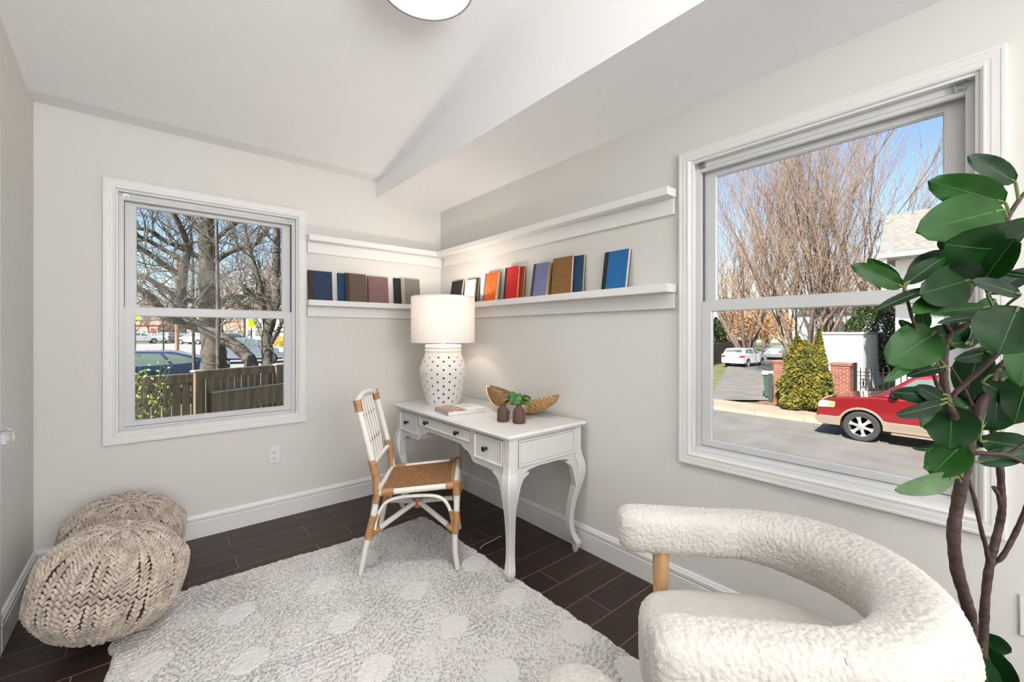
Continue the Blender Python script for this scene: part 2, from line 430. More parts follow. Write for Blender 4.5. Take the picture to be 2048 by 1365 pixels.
# ================================================================== SHELVES
def shelf(label, axis, ztop, zc, a0, a1):
    t = thing('picture_ledge', label, 'shelf', (a0, YA, zc) if axis == 'y' else (XB, a0, zc), 0, 'white picture ledges')
    L = a1-a0; d = .09; zt = ztop-zc
    b = MB(); c = MB()
    if axis == 'y':
        b.bbox(0, L, -d, 0, zt-.040, zt, .0015); c.bbox(.008, L, -.019, 0, 0, zt-.0402, .001)
    else:
        b.bbox(-d, 0, 0, L, zt-.040, zt, .0015); c.bbox(-.019, 0, .008, L, 0, zt-.0402, .001)
    b.build('shelf_board', MT['shelf'], t, 0); c.build('cleat', MT['shelf'], t, 0)
    return t
ZLO, ZHI = 1.507, 1.968
shelf('upper white picture ledge on the left wall beside the left window', 'y', ZHI, 1.849, .836, XB)
shelf('lower white picture ledge on the left wall holding four groups of dark books', 'y', ZLO, 1.391, .836, XB)
shelf('upper empty white picture ledge on the long right wall', 'x', ZHI, 1.849, 1.058, YA-.0902)
shelf('lower white picture ledge on the right wall carrying the colourful books', 'x', ZLO, 1.391, 1.058, YA-.0902)

# ================================================================== BOOKS
def cloth(name, c): return mat('bookcloth_'+name, c, .8, bump=.35, bscale=900, var=.08, vscale=40)
PAGES = {'cream': mat('book_pages_cream', (214, 200, 168), .8, bump=.3, bscale=700, stretch=(1, 1, .02)),
         'tan': mat('book_pages_tan', (205, 168, 110), .8, bump=.3, bscale=700),
         'grey': mat('book_pages_grey', (205, 203, 190), .8, bump=.3, bscale=700)}
SH = {'shelf': None}
def book(label, axis, c, back, w, h, th, cov, spine, pages='cream', sw=.03, lean=None, group='books on the picture ledges', backc=None, name='book'):
    """stands on the lower ledge, front cover to the room; c = spine-side edge coordinate, back = gap from the wall at the foot"""
    # local: x from spine (0) to fore edge (w), y = depth (0 = front cover), z up
    t = thing(name, label, 'book', (0, 0, 0), 0, group)
    lean = math.asin(min(.6, max(.02, back/h))) if lean is None else lean
    bt = .0028
    a = MB(); a.bbox(sw, w, 0, bt, 0, h, .0012); a.build('front_cover', cov, t, 0)
    a = MB(); a.bbox(sw, w, th-bt, th, 0, h, .0012); a.build('back_cover', backc or cov, t, 0)
    # rounded spine cloth wrapping onto both boards
    P = [(sw, -.0003), (.006, -.0003)]+[(.006-.006*math.sin(k*PI/6), th/2-(th/2+.0003)*math.cos(k*PI/6)) for k in range(7)]+[(.006, th+.0003), (sw, th+.0003), (sw, th-.003), (.009, th-.003), (.007, th/2), (.009, .003), (sw, .003)]
    a = MB(); a.prism(P, 0, h, 'z'); a.build('spine', spine, t, 0)
    a = MB(); a.bbox(.009, w-.0035, bt, th-bt, .003, h-.003, .0004); a.build('pages', PAGES[pages], t, 0)
    bk = back+th/math.cos(lean)
    if axis == 'y':
        t.location = (c, YA-bk, ZLO+.0006); t.rotation_euler = (-lean, 0, 0)
    else:
        t.rotation_mode = 'XYZ'; t.location = (XB-bk, c, ZLO+.0006)
        t.rotation_euler = (Matrix.Rotation(-PI/2, 3, 'Z') @ Matrix.Rotation(-lean, 3, 'X')).to_euler()
    return t
cNavy = cloth('navy', (40, 55, 84)); cBrn = cloth('brown', (98, 82, 68)); cDk = cloth('dark', (44, 36, 34)); cTeal = cloth('petrol', (24, 66, 98))
cMau = cloth('mauve', (126, 96, 96)); cGry = cloth('grey', (116, 114, 104)); cBlk = cloth('black', (34, 33, 33)); cDbr = cloth('dark_brown', (66, 50, 42)); cLg = cloth('stone', (160, 148, 134))
cOr = cloth('orange', (232, 98, 22)); cRust = cloth('rust', (160, 62, 30)); cRed = cloth('red', (206, 28, 34)); cLav = cloth('lavender', (118, 124, 160)); cPur = cloth('plum', (78, 58, 72))
cOch = cloth('ochre', (134, 96, 50)); cBlu = cloth('blue', (26, 100, 160)); cWh = cloth('white', (232, 228, 222)); cSl = cloth('slate', (92, 96, 104)); cMaroon = cloth('maroon', (92, 30, 38))
H = .212
book('navy blue book with a brown spine, leftmost on the left wall ledge', 'y', .845, .022, .165, H+.004, .024, cNavy, cDbr)
book('petrol blue book tucked behind the brown book on the left wall ledge', 'y', 1.052, .024, .13, H+.003, .016, cTeal, cTeal, lean=.112)
book('brown book with a darker spine leaning over a blue one, left wall ledge', 'y', 1.098, .0445, .162, H+.006, .020, cBrn, cDbr, lean=.118)
book('mauve book standing between the brown book and the black book on the left wall ledge', 'y', 1.278, .026, .165, H, .024, cMau, cMau, sw=.02)
tt = bpy.data.objects.new('x', None)
book('black book tucked behind the grey book on the left wall ledge', 'y', 1.497, .024, .15, H+.002, .016, cBlk, cBlk, lean=.112)
book('grey book with a pale stone spine partly behind the lamp shade', 'y', 1.548, .0445, .168, H+.002, .020, cGry, cLg, lean=.118)
book('small black book, first from the room corner on the right wall ledge', 'x', 3.062, .030, .170, .198, .022, cBlk, cBlk, 'cream', .01)
book('white covered book standing just right of the small black book', 'x', 2.842, .0395, .135, .186, .014, cWh, cWh, 'cream', .012, lean=.118)
book('dark backed book behind the white one on the right wall ledge', 'x', 2.846, .021, .165, .192, .014, cDk, cDk, 'cream', .02, lean=.108)
book('orange book with a slate spine and rust back on the right wall ledge', 'x', 2.582, .030, .160, .214, .030, cOr, cSl, 'cream', .022, backc=cRust)
book('bright red book with a black spine on the right wall ledge', 'x', 2.334, .041, .150, .226, .018, cRed, cBlk, 'tan', .026, lean=.092, backc=cRust)
book('dark thin book leaning behind the red book on the right wall ledge', 'x', 2.318, .020, .170, .220, .016, cRust, cRust, 'tan', .02, lean=.09, backc=cDk)
book('lavender grey book with a plum spine on the right wall ledge', 'x', 2.043, .034, .148, .218, .036, cLav, cPur, 'tan', .030, backc=cPur)
book('wide ochre brown book in front of a blue one on the right wall ledge', 'x', 1.858, .042, .164, .226, .020, cOch, cOch, 'grey', .02, lean=.082, backc=cMaroon)
book('blue book with tan pages behind the ochre brown book', 'x', 1.785, .0175, .160, .224, .020, cTeal, cMaroon, 'tan', .03, lean=.078)
book('large bright blue book with a black spine, rightmost on the right wall ledge', 'x', 1.474, .036, .160, .214, .026, cBlu, cBlk, 'cream', .032, backc=cTeal)
bpy.data.objects.remove(tt)

# ================================================================== DESK
DESKW = mat('desk_paint', (212, 211, 208), .42, bump=.18, bscale=40, bdist=.0015, stretch=(1, 1, .3))
WORN = mat('desk_worn_edge', (146, 122, 96), .6, var=.3, vscale=90)
KNOBM = mat('black_iron', (40, 38, 40), .35, .6)
# painted wood with worn brown edges (pointiness) for the whole desk
def worn(m, amt=.135):
    n = m.node_tree; b = n.nodes['Principled BSDF']
    g = N(n, 'ShaderNodeNewGeometry'); nz = N(n, 'ShaderNodeTexNoise'); nz.inputs['Scale'].default_value = 22; nz.inputs['Detail'].default_value = 6
    tc = N(n, 'ShaderNodeTexCoord'); n.links.new(tc.outputs['Object'], nz.inputs[0])
    v = mth(n, 'ADD', mth(n, 'MULTIPLY', g.outputs['Pointiness'], .0), mth(n, 'MULTIPLY', mth(n, 'SUBTRACT', nz.outputs[0], .5), .45))
    r_ = N(n, 'ShaderNodeMapRange'); r_.inputs[1].default_value = amt; r_.inputs[2].default_value = amt+.04; n.links.new(v, r_.inputs[0])
    mx = N(n, 'ShaderNodeMix', data_type='RGBA'); n.links.new(r_.outputs[0], mx.inputs[0]); mx.inputs[6].default_value = b.inputs['Base Color'].default_value; mx.inputs[7].default_value = (*lin((150, 120, 92)), 1)
    n.links.new(mx.outputs[2], b.inputs['Base Color'])
worn(DESKW)
DX0, DX1, DY0, DY1 = 1.362, 1.905, 1.632, 2.892
desk = thing('writing_desk', 'white distressed writing desk with cabriole legs and drawers standing against the right wall', 'desk', (1.63, 2.262, 0))
ox, oy = 1.63, 2.262
def sh(mb, dx=-ox, dy=-oy):
    mb.v = [(x+dx, y+dy, z) for x, y, z in mb.v]; return mb
# top with an ogee edge
t = MB()
def rrect(x0, x1, y0, y1, z): return [(x0, y0, z), (x1, y0, z), (x1, y1, z), (x0, y1, z)]
prof = [(.012, .7365), (.006, .738), (.002, .742), (0, .747), (.0, .7505), (.004, .753), (.006, .757), (.010, .760)]
V = []; F = []
for i, z in prof: V += rrect(1.335+i, 1.926-i*.6, 1.605+i, 2.919-i, z)
for a in range(len(prof)-1):
    for c in range(4): F.append((a*4+c, a*4+(c+1) % 4, a*4+4+(c+1) % 4, a*4+4+c))
F.append((3, 2, 1, 0)); k = (len(prof)-1)*4; F.append((k, k+1, k+2, k+3)); t.add(V, F)
sh(t).build('desk_top', DESKW, desk, 20)
# case: corner posts, rails and sides
zt = .7365; zb = .548
c = MB()
# front board with the serpentine apron (y,z outline) as one prism
kn_ = [(DY0+.004, zb-.004), (1.752, zb-.004), (1.768, zb+.002), (1.80, zb+.004), (1.93, zb+.006), (1.945, zb+.008), (1.958, zb+.018), (1.972, zb+.034), (1.99, zb+.050), (2.01, zb+.058), (2.03, zb+.058), (2.046, zb+.064), (2.062, zb+.078), (2.10, zb+.084), (2.42, zb+.084), (2.458, zb+.078), (2.474, zb+.064), (2.49, zb+.058), (2.51, zb+.058), (2.53, zb+.050), (2.548, zb+.034), (2.562, zb+.018), (2.575, zb+.008), (2.59, zb+.006), (2.72, zb+.004), (2.756, zb+.002), (2.77, zb-.004), (DY1-.004, zb-.004), (DY1-.004, zt), (DY0+.004, zt)]
c.prism(kn_, DX0, DX0+.02, 'x'); sh(c).build('apron', DESKW, desk, 0)
c = MB(); c.prism([(DX0+.02, zb), (DX0+.1, zb), (DX0+.13, zb+.012), (DX0+.2, zb+.02), (DX1-.2, zb+.02), (DX1-.13, zb+.012), (DX1-.1, zb), (DX1, zb), (DX1, zt), (DX0+.02, zt)], DY0, DY0+.02, 'y'); sh(c).build('side_panel', DESKW, desk, 0)
c = MB(); c.prism([(DX0+.02, zb), (DX1, zb), (DX1, zt), (DX0+.02, zt)], DY1-.02, DY1, 'y'); sh(c).build('side_panel', DESKW, desk, 0)
c = MB(); c.box(DX1-.02, DX1-.001, DY0+.02, DY1-.02, zb, zt); sh(c).build('back_panel', DESKW, desk, 0)
c = MB()
for yy in (1.945, 2.57): c.box(DX0+.02, DX1-.02, yy-.008, yy+.008, zb+.012, zt)
c.box(DX0+.02, DX1-.02, DY0+.02, DY1-.02, zb+.088, zb+.098)
sh(c).build('drawer_box', DESKW, desk, 0)
def panel_frame(u0, u1, z0, z1, plane, depth, to):
    f = MB(); f.frame(u0, u1, z0, z1, [(0, 0), (0, -depth*.5), (.002, -depth*.6), (.003, -depth), (.008, -depth), (.010, -depth*.6), (.0125, -depth*.5), (.015, -.0012), (.0165, -.0008), (.0165, 0)], ms=[1, 1, 0, 0, 0, 0, 0, 1, 1, 0])
    return f
# raised moulding on the right side panel (faces -y)
f = panel_frame(1.42, 1.857, .582, .724, DY0, .006, None); f.v = [(x, y+DY0, z) for x, y, z in f.v]; sh(f).build('panel_moulding', [DESKW, WORN], desk, 20)
def drawer(y0, y1, z0, z1, knobs):
    f = MB(); f.bbox(DX0-.006, DX0+.004, y0, y1, z0, z1, .002)
    g = panel_frame(y0+.001, y1-.001, z0+.001, z1-.001, 0, .008, None)
    g.v = [(DX0-.005+y, x, z) for x, y, z in g.v]
    b0 = len(f.v); f.v += g.v; f.f += [tuple(i+b0 for i in reversed(q)) for q in g.f]; f.m += g.m; o = sh(f).build('drawer', [DESKW, WORN], desk, 20)
    for ky in knobs:
        zz = (z0+z1)/2+.002; k_ = MB(); k_.lathe([(0, 0), (.009, 0), (.010, .002), (.006, .004), (.0045, .012), (.006, .016), (.0135, .019), (.015, .023), (.013, .027), (.006, .030), (0, .0305)], 20, (0, 0, 0), ax='x')
        k_.v = [(DX0-.006-x, ky+y, zz+z) for x, y, z in k_.v]; sh(k_).build('drawer_knob', KNOBM, o)
drawer(1.675, 1.926, .586, .724, [1.815]); drawer(1.966, 2.556, .656, .722, [2.092, 2.452]); drawer(2.585, 2.842, .582, .718, [2.726])
# cabriole legs
def cab_leg(cx, cy, sx, sy):
    # (z, centre outward offset along the diagonal, half size)
    S = [(.600, 0.0, .026), (.560, .004, .028), (.545, .008, .030), (.52, .013, .031), (.48, .016, .031), (.43, .011, .029), (.38, .002, .026), (.32, -.010, .0225), (.26, -.019, .0205), (.20, -.024, .019), (.15, -.023, .0182), (.11, -.016, .0187), (.08, -.006, .021), (.062, .004, .0225), (.048, .006, .0225), (.030, .003, .018), (.012, .0, .012), (.0, -.001, .009)]
    n = 8; V = []; F = []
    zs = [s[0] for s in S]
    SS = []
    for i in range(len(S)-1):
        for q in range(3): SS.append(tuple(np.interp(q/3, [0, 1], [S[i][j], S[i+1][j]]) for j in range(3)))
    SS.append(S[-1])
    # smooth
    arr = np.array(SS); 
    for _ in range(2): arr[1:-1, 1:] = (arr[:-2, 1:]+2*arr[1:-1, 1:]+arr[2:, 1:])/4
    for (z, o, h) in arr:
        x0, y0 = cx+sx*o, cy+sy*o
        for k in range(n):
            c8 = ((1, .80), (.80, 1), (-.80, 1), (-1, .80), (-1, -.80), (-.80, -1), (.80, -1), (1, -.80))[k]
            V.append((x0+c8[0]*h, y0+c8[1]*h, z))
    K = len(arr)
    for i in range(K-1):
        for k in range(n): F.append((i*n+k, (i+1)*n+k, (i+1)*n+(k+1) % n, i*n+(k+1) % n))
    if cx < 1.5 and cy < 2 and True: V = [(x, y, max(z, .0165)) for x, y, z in V]
    F.append(tuple(range(n))); F.append(tuple((K-1)*n+k for k in range(n))[::-1])
    mb = MB(); mb.add(V, F)
    # scroll brackets that join leg and apron
    def br(ax):
        pts = [(0, .549), (.096, .549), (.088, .541), (.078, .535), (.066, .529), (.054, .520), (.042, .504), (.032, .480), (.022, .445), (.012, .405), (0, .37)]
        th = .015
        if ax == 'y': mb.prism([(cy-sy*(.016+p), z) for p, z in pts], cx+sx*(.012)-th, cx+sx*(.012)+th, 'x')
        else: mb.prism([(cx-sx*(.016+p), z) for p, z in pts], cy+sy*(.012)-th, cy+sy*(.012)+th, 'y')
    br('x'); br('y')
    sh(mb).build('leg', DESKW, desk, 30)
for (cx, sx_) in ((DX0+.022, -1), (DX1-.024, 1)):
    for (cy, sy_) in ((DY0+.022, -1), (DY1-.022, 1)): cab_leg(cx, cy, sx_, sy_)
for (x0, x1) in ((DX0-.004, DX0+.04), ):
    for (y0, y1) in ((DY0-.004, DY0+.036), (DY1-.036, DY1+.004)):
        c = MB(); c.bbox(x0, x1, y0, y1, zb-.006, zt, .003); sh(c).build('corner_post', DESKW, desk, 0)

# ================================================================== TABLE LAMP
LX, LY, LZ = 1.614, 2.685, .7602
lamp = thing('table_lamp', 'white pierced ceramic table lamp with a white drum shade on the desk', 'lamp', (LX, LY, LZ))
CER = mat('white_ceramic', (220, 217, 212), .55, bump=.25, bscale=60, bdist=.002)
DARKIN = mat('lamp_hole_shade', (26, 25, 24), .9)  # near-black colour stands in for the shade seen through the holes
prf = [(.0, .119), (.05, .131), (.10, .143), (.15, .155), (.20, .1655), (.235, .170), (.26, .166), (.30, .153), (.34, .138), (.365, .1295), (.382, .1265)]
nc, nr = 72, 40
zs_ = np.linspace(.0, .378, nr+1); rs_ = np.interp(zs_, [p[0] for p in prf], [p[1] for p in prf])
for _ in range(1): rs_[1:-1] = (rs_[:-2]+2*rs_[1:-1]+rs_[2:])/4
mb = MB(); holes = set()
rown = 0
for j in range(3, nr-1, 3):
    for k in range(nc):
        if k % 6 == (0 if rown % 2 == 0 else 3): holes.add((j, k))
    rown += 1
def P3(j, k, rad=0):
    a = 2*PI*k/nc; z = np.interp(j, range(nr+1), zs_); r_ = np.interp(j, range(nr+1), rs_)-rad
    return (r_*math.cos(a), r_*math.sin(a), z)
V = [P3(j, k) for j in range(nr+1) for k in range(nc)]; F = []; used = set()
for (j, k) in holes:
    for dj in (-1, 0):
        for dk in (-1, 0): used.add((j+dj, (k+dk) % nc))
for j in range(nr):
    for k in range(nc):
        if (j, k) not in used: F.append((j*nc+k, j*nc+(k+1) % nc, (j+1)*nc+(k+1) % nc, (j+1)*nc+k))
for (j, k) in holes:
    bd = [(-1, -1), (-1, 0), (-1, 1), (0, 1), (1, 1), (1, 0), (1, -1), (0, -1)]
    a = 2*PI*k/nc; r0 = rs_[j]; ir = .0074
    rad = [((j+dj)*nc+(k+dk) % nc) for dj, dk in bd]
    i0 = len(V)
    for dep in (0, .012):
        for (dj, dk) in bd:
            l = math.hypot(dj, dk); u, w = dk/l*ir, dj/l*ir
            V.append(((r0-dep+.0003)*math.cos(a)-u*math.sin(a), (r0-dep+.0003)*math.sin(a)+u*math.cos(a), zs_[j]+w))
    for q in range(8):
        q2 = (q+1) % 8
        F.append((rad[q], rad[q2], i0+q2, i0+q)); F.append((i0+q, i0+q2, i0+8+q2, i0+8+q))
mb.add(V, F)
# rim rings and foot
mb.lathe([(.1265, .372), (.128, .374), (.131, .380), (.131, .392), (.128, .396), (.1275, .399), (.131, .403), (.132, .412), (.130, .424), (.120, .428), (.02, .428), (.0, .428)], 72)
mb.lathe([(0, 0), (.115, 0), (.1195, .003), (.1195, .008)], 72)
body = mb.build('lamp_base', CER, lamp, 40)
MB().lathe([(0, .004), (.10, .004), (.112, .02), (.130, .09), (.150, .17), (.153, .205), (.148, .25), (.128, .32), (.110, .37), (0, .37)], 40).build('dark_core', DARKIN, body)
MB().lathe([(0, .428), (.018, .428), (.018, .434), (.006, .437), (.006, .52), (.016, .524), (.016, .57), (.012, .575), (0, .575)], 16).build('socket_stem', MT['steel'], lamp)
m, n, b = node_mat('linen_shade'); b.inputs['Base Color'].default_value = (*lin((246, 240, 234)), 1); b.inputs['Roughness'].default_value = .9
tr = N(n, 'ShaderNodeBsdfTranslucent'); tr.inputs[0].default_value = (*lin((250, 240, 228)), 1); mxs = N(n, 'ShaderNodeMixShader'); mxs.inputs[0].default_value = .24
tc = N(n, 'ShaderNodeTexCoord'); w1 = N(n, 'ShaderNodeTexNoise'); w1.inputs['Scale'].default_value = 40; w1.inputs['Detail'].default_value = 3
mp = N(n, 'ShaderNodeMapping'); mp.inputs['Scale'].default_value = (1, 1, 14); n.links.new(tc.outputs['Object'], mp.inputs[0]); n.links.new(mp.outputs[0], w1.inputs[0])
w2 = N(n, 'ShaderNodeTexNoise'); w2.inputs['Scale'].default_value = 260; mp2 = N(n, 'ShaderNodeMapping'); mp2.inputs['Scale'].default_value = (1, 1, .04); n.links.new(tc.outputs['Object'], mp2.inputs[0]); n.links.new(mp2.outputs[0], w2.inputs[0])
mm = mth(n, 'ADD', w1.outputs[0], w2.outputs[0])
mr = N(n, 'ShaderNodeMapRange'); mr.inputs[1].default_value = .75; mr.inputs[2].default_value = 1.25; mr.inputs[3].default_value = 0; mr.inputs[4].default_value = 1; n.links.new(mm, mr.inputs[0])
cx_ = N(n, 'ShaderNodeMix', data_type='RGBA'); n.links.new(mr.outputs[0], cx_.inputs[0]); cx_.inputs[6].default_value = (*lin((236, 230, 226)), 1); cx_.inputs[7].default_value = (*lin((252, 248, 242)), 1)
n.links.new(cx_.outputs[2], b.inputs['Base Color']); n.links.new(cx_.outputs[2], tr.inputs[0])
out = [x for x in n.nodes if x.type == 'OUTPUT_MATERIAL'][0]
n.links.new(b.outputs[0], mxs.inputs[1]); n.links.new(tr.outputs[0], mxs.inputs[2]); n.links.new(mxs.outputs[0], out.inputs[0])
R_ = .229; z0, z1 = .443, .772
mb = MB(); mb.lathe([(R_, z0), (R_, z1), (R_-.0015, z1), (R_-.0015, z0)], 96, closed=True)
shd = mb.build('lamp_shade', m, lamp, 30)
MB().lathe([(R_+.001, z0-.001), (R_+.001, z0+.006), (R_-.0025, z0+.006), (R_-.0025, z0-.001)], 96, closed=True).build('trim_band', mat('shade_trim', (238, 234, 230), .8), shd, 30)
MB().lathe([(R_+.001, z1-.006), (R_+.001, z1+.001), (R_-.0025, z1+.001), (R_-.0025, z1-.006)], 96, closed=True).build('trim_band', bpy.data.materials['shade_trim'], shd, 30)
hp = MB()
for k in range(3):
    a = 2*PI*k/3+.4; hp.tube([(0, 0, z1-.012), (R_-.003, 0, z1-.004)], .0018, 6); i0 = len(hp.v)-12
    for i in range(i0, len(hp.v)): x, y, z = hp.v[i]; hp.v[i] = (x*math.cos(a)-y*math.sin(a), x*math.sin(a)+y*math.cos(a), z)
arch = [(.042*math.sin(q*PI/10)*(1 if q < 11 else 1), 0, .56+(z1-.012-.56)*q/10) for q in range(11)]
hp.tube(arch, .0017, 6); hp.tube([(-x, y, z) for x, y, z in arch], .0017, 6)
hp.build('harp', MT['steel'], lamp)
MB().lathe([(0, z1-.013), (.006, z1-.013), (.007, z1-.004), (.012, z1+.002), (.015, z1+.010), (.011, z1+.019), (.004, z1+.024), (0, z1+.025)], 20).build('finial', mat('finial_shell', (222, 205, 180), .4), lamp)
m, n, b = node_mat('warm_bulb'); b.inputs['Emission Color'].default_value = (1, .85, .68, 1); b.inputs['Emission Strength'].default_value = 6; b.inputs['Base Color'].default_value = (1, .9, .8, 1)
MB().ell((0, 0, .625), (.030, .030, .038)).build('bulb', m, lamp)
pl = bpy.data.lights.new('lamp_bulb_light', 'POINT'); pl.energy = 6.4; pl.color = (1, .89, .79); pl.shadow_soft_size = .035
po = bpy.data.objects.new('lamp_bulb_light', pl); COL.objects.link(po); po.location = (LX, LY, LZ+.69)
CORD = mat('cord', (196, 192, 186), .5)
cdm = mat('grey_cord', (120, 118, 116), .5)
c = MB(); P = [(1.885, 2.33, .56), (1.90, 2.335, .50), (1.905, 2.34, .44), (1.90, 2.33, .37), (1.885, 2.30, .30), (1.89, 2.34, .25), (1.905, 2.38, .22), (1.90, 2.34, .17), (1.89, 2.28, .16), (1.905, 2.25, .21), (1.90, 2.27, .30), (1.905, 2.31, .36), (1.91, 2.26, .33), (1.905, 2.235, .28), (1.90, 2.26, .23), (1.905, 2.31, .20), (1.90, 2.25, .155), (1.915, 2.20, .15)]
c.tube(bez(P, 8), .0028, 6); o = c.build('power_cord', cdm); tag(o, 'tangled grey power cord hanging under the desk by the right wall', 'cord')
c = MB(); P = [on_z(960, 1098, .004), on_z(968, 1090, .004), on_z(985, 1082, .004), on_z(995, 1076, .004), on_z(1003, 1073, .004)]
c.tube(bez(P, 8), .0022, 6).build('floor_wire', CORD); tag(bpy.data.objects['floor_wire'], 'short pale wire lying on the dark floor under the desk', 'wire')

# ================================================================== THINGS ON THE DESK
ZD = .7604
# boat-shaped wooden bowl
WOODB = None
m, n, b = node_mat('teak_bowl')
tc = N(n, 'ShaderNodeTexCoord'); sp = N(n, 'ShaderNodeSeparateXYZ'); n.links.new(tc.outputs['Object'], sp.inputs[0])
wv = N(n, 'ShaderNodeTexWave'); wv.inputs['Scale'].default_value = 26; wv.inputs['Distortion'].default_value = 9; wv.inputs['Detail'].default_value = 3; wv.inputs['Detail Scale'].default_value = 1.4; wv.bands_direction = 'DIAGONAL'
mp = N(n, 'ShaderNodeMapping'); mp.inputs['Rotation'].default_value = (.4, .3, .5); n.links.new(tc.outputs['Object'], mp.inputs[0]); n.links.new(mp.outputs[0], wv.inputs[0])
cr = N(n, 'ShaderNodeValToRGB'); cr.color_ramp.elements[0].color = (*lin((92, 60, 34)), 1); cr.color_ramp.elements[1].color = (*lin((206, 164, 112)), 1); cr.color_ramp.elements[1].position = .45; n.links.new(wv.outputs[0], cr.inputs[0])
# pale sapwood patch in the middle/left of the outside
nz = N(n, 'ShaderNodeTexNoise'); nz.inputs['Scale'].default_value = 9; nz.inputs['Detail'].default_value = 4; n.links.new(tc.outputs['Object'], nz.inputs[0])
pv = mth(n, 'ADD', mth(n, 'MULTIPLY', sp.outputs[0], -5.), mth(n, 'ADD', mth(n, 'MULTIPLY', nz.outputs[0], 1.4), mth(n, 'MULTIPLY', sp.outputs[1], -7.)))
mr = N(n, 'ShaderNodeMapRange'); mr.inputs[1].default_value = .62; mr.inputs[2].default_value = .72; n.links.new(pv, mr.inputs[0])
mx = N(n, 'ShaderNodeMix', data_type='RGBA'); n.links.new(mr.outputs[0], mx.inputs[0]); n.links.new(cr.outputs[0], mx.inputs[6]); mx.inputs[7].default_value = (*lin((222, 202, 180)), 1)
n.links.new(mx.outputs[2], b.inputs['Base Color']); b.inputs['Roughness'].default_value = .45
BWM = m
bx, by = 1.800, 2.040
bt = thing('wooden_bowl', 'boat-shaped brown wooden bowl with two raised tips behind the small plant', 'bowl', (bx, by, ZD), -PI/2)
# local x along the length (+x = towards the camera side, -y world); u along, v round the section
nu, nv = 48, 20; out_, inn = [], []
def bowl_pt(u, s, ins):
    x = (.315-ins)*u*(1.03 if u < 0 else .97)
    wd = (.118-ins)*max(0., 1-abs(u)**2.1)**.8+.0006
    tip = .148
    rim = .058+(tip-.058)*abs(u)**1.9+.004*math.sin(6*u+1)+.042*(-s)*u*(1-abs(u))*2.4
    bot = .001+(tip-.004)*max(0, (abs(u)-.22)/.78)**1.75+ins*(1-abs(u))
    bot = min(bot, rim-.0015)
    yv = wd*math.sin(s*PI/2)*(1-.25*(1-abs(s)))
    zz = bot+(rim-bot)*(1-math.cos(s*PI/2))**.9
    return (x, yv+.03*u, zz)
for i in range(nu+1):
    u = -1+2*i/nu
    out_.append([bowl_pt(u, -1+2*k/nv, 0) for k in range(nv+1)])
    inn.append([bowl_pt(u*.97, -1+2*k/nv, .007) for k in range(nv+1)])
g = MB(); g.grid(out_); b0 = len(g.v); g.grid([r_[::-1] for r_ in inn], 1)
W_ = nv+1
for i in range(nu):
    for (ka, kb) in ((0, nv), (nv, 0)):
        p, q = i*W_+ka, (i+1)*W_+ka; p2, q2 = b0+i*W_+kb, b0+(i+1)*W_+kb
        g.f.append((p, q, q2, p2) if ka == 0 else (q, p, p2, q2)); g.m.append(0)
g.build('bowl_body', [BWM, mat('teak_inside', (158, 118, 78), .5, col2=(96, 64, 38), vscale=22, stretch=(1, 5, 5))], bt, 60)
# clay bud vases
CLAY = mat('brown_clay', (90, 64, 55), .75, bump=.15, bscale=300)
vp = [(0, 0), (.030, 0), (.0335, .004), (.0345, .010), (.0340, .045), (.0325, .060), (.028, .073), (.0205, .083), (.0165, .088), (.0165, .098), (.0180, .101), (.0150, .101), (.0130, .097), (.0130, .088), (.022, .070), (.029, .045), (.029, .01), (0, .008)]
P1 = on_z(1006, 845.5, ZD); P2 = on_z(1038, 849, ZD)
for P, sc, lb in ((P1, 1.0, 'brown clay bud vase on the desk, the left one of the pair'), (P2, 1.06, 'brown clay bud vase on the desk in front of the white plant pot')):
    d_ = np.array([P[0], P[1]]); d_ = d_/np.linalg.norm(d_)*.033
    o = MB().lathe([(r*sc, z*sc) for r, z in vp], 40).build('bud_vase', CLAY); o.location = (P[0]+d_[0], P[1]+d_[1], ZD)
    tag(o, lb, 'vase', 'brown clay bud vases')
# little plant in a white pot
PX, PY = 1.662, 1.925
pp = thing('potted_plant', 'small round-leaved green plant in a white ribbed pot behind the bud vases', 'plant', (PX, PY, ZD))
MB().lathe([(0, 0), (.034, 0), (.036, .003), (.043, .082), (.0435, .087), (.041, .087), (.040, .080), (0, .078)], 48).build('pot', mat('white_pot', (232, 232, 232), .45, bump=.2, bscale=80), pp, 40)
MB().lathe([(0, .080), (.0405, .0785)], 24).build('soil', mat('soil', (60, 44, 34), .9, bump=.5, bscale=200), pp)
LG = mat('pilea_leaf', (74, 128, 52), .42, var=.25, vscale=30); LG2 = mat('pilea_leaf_dark', (52, 92, 50), .42, var=.25, vscale=30)
STG = mat('green_stem', (96, 110, 60), .5)
def leafmesh(L, Wd, cup=.12, bend=.15, n=9, shape='round', th=.0006, wav=0, seed=0):
    mb = MB(); rows = []
    rr = random.Random(seed)
    for i in range(n+1):
        u = i/n
        if shape == 'round': w = Wd/2*math.sin(PI*min(1, u**.75))**.62
        else: w = Wd/2*(math.sin(PI*u**.90)**.52 if 0 < u < 1 else 0)
        row = []
        for k in range(-4, 5):
            v = k/4
            row.append((L*u, v*w, cup*Wd*(abs(v)**1.3)*math.sin(PI*min(1, u+.08))-bend*L*u*u+wav*Wd*math.sin(9*u+rr.random()*3+2*(v > 0))*v*v))
        rows.append(row)
    mb.grid(rows); b0 = len(mb.v); mb.grid([[(x, y, z-th-.0012*(L/.16)*math.exp(-(y/.004)**2)) for x, y, z in r_[::-1]] for r_ in rows])
    return mb
def orient(mb, base, d, nrm):
    x = Vector(d).normalized(); z = Vector(nrm); z = (z-x*z.dot(x)).normalized(); y = z.cross(x)
    M = Matrix((x, y, z)).transposed()
    mb.v = [tuple(M @ Vector(p)+Vector(base)) for p in mb.v]; return mb
rp = random.Random(11)
stem = MB()
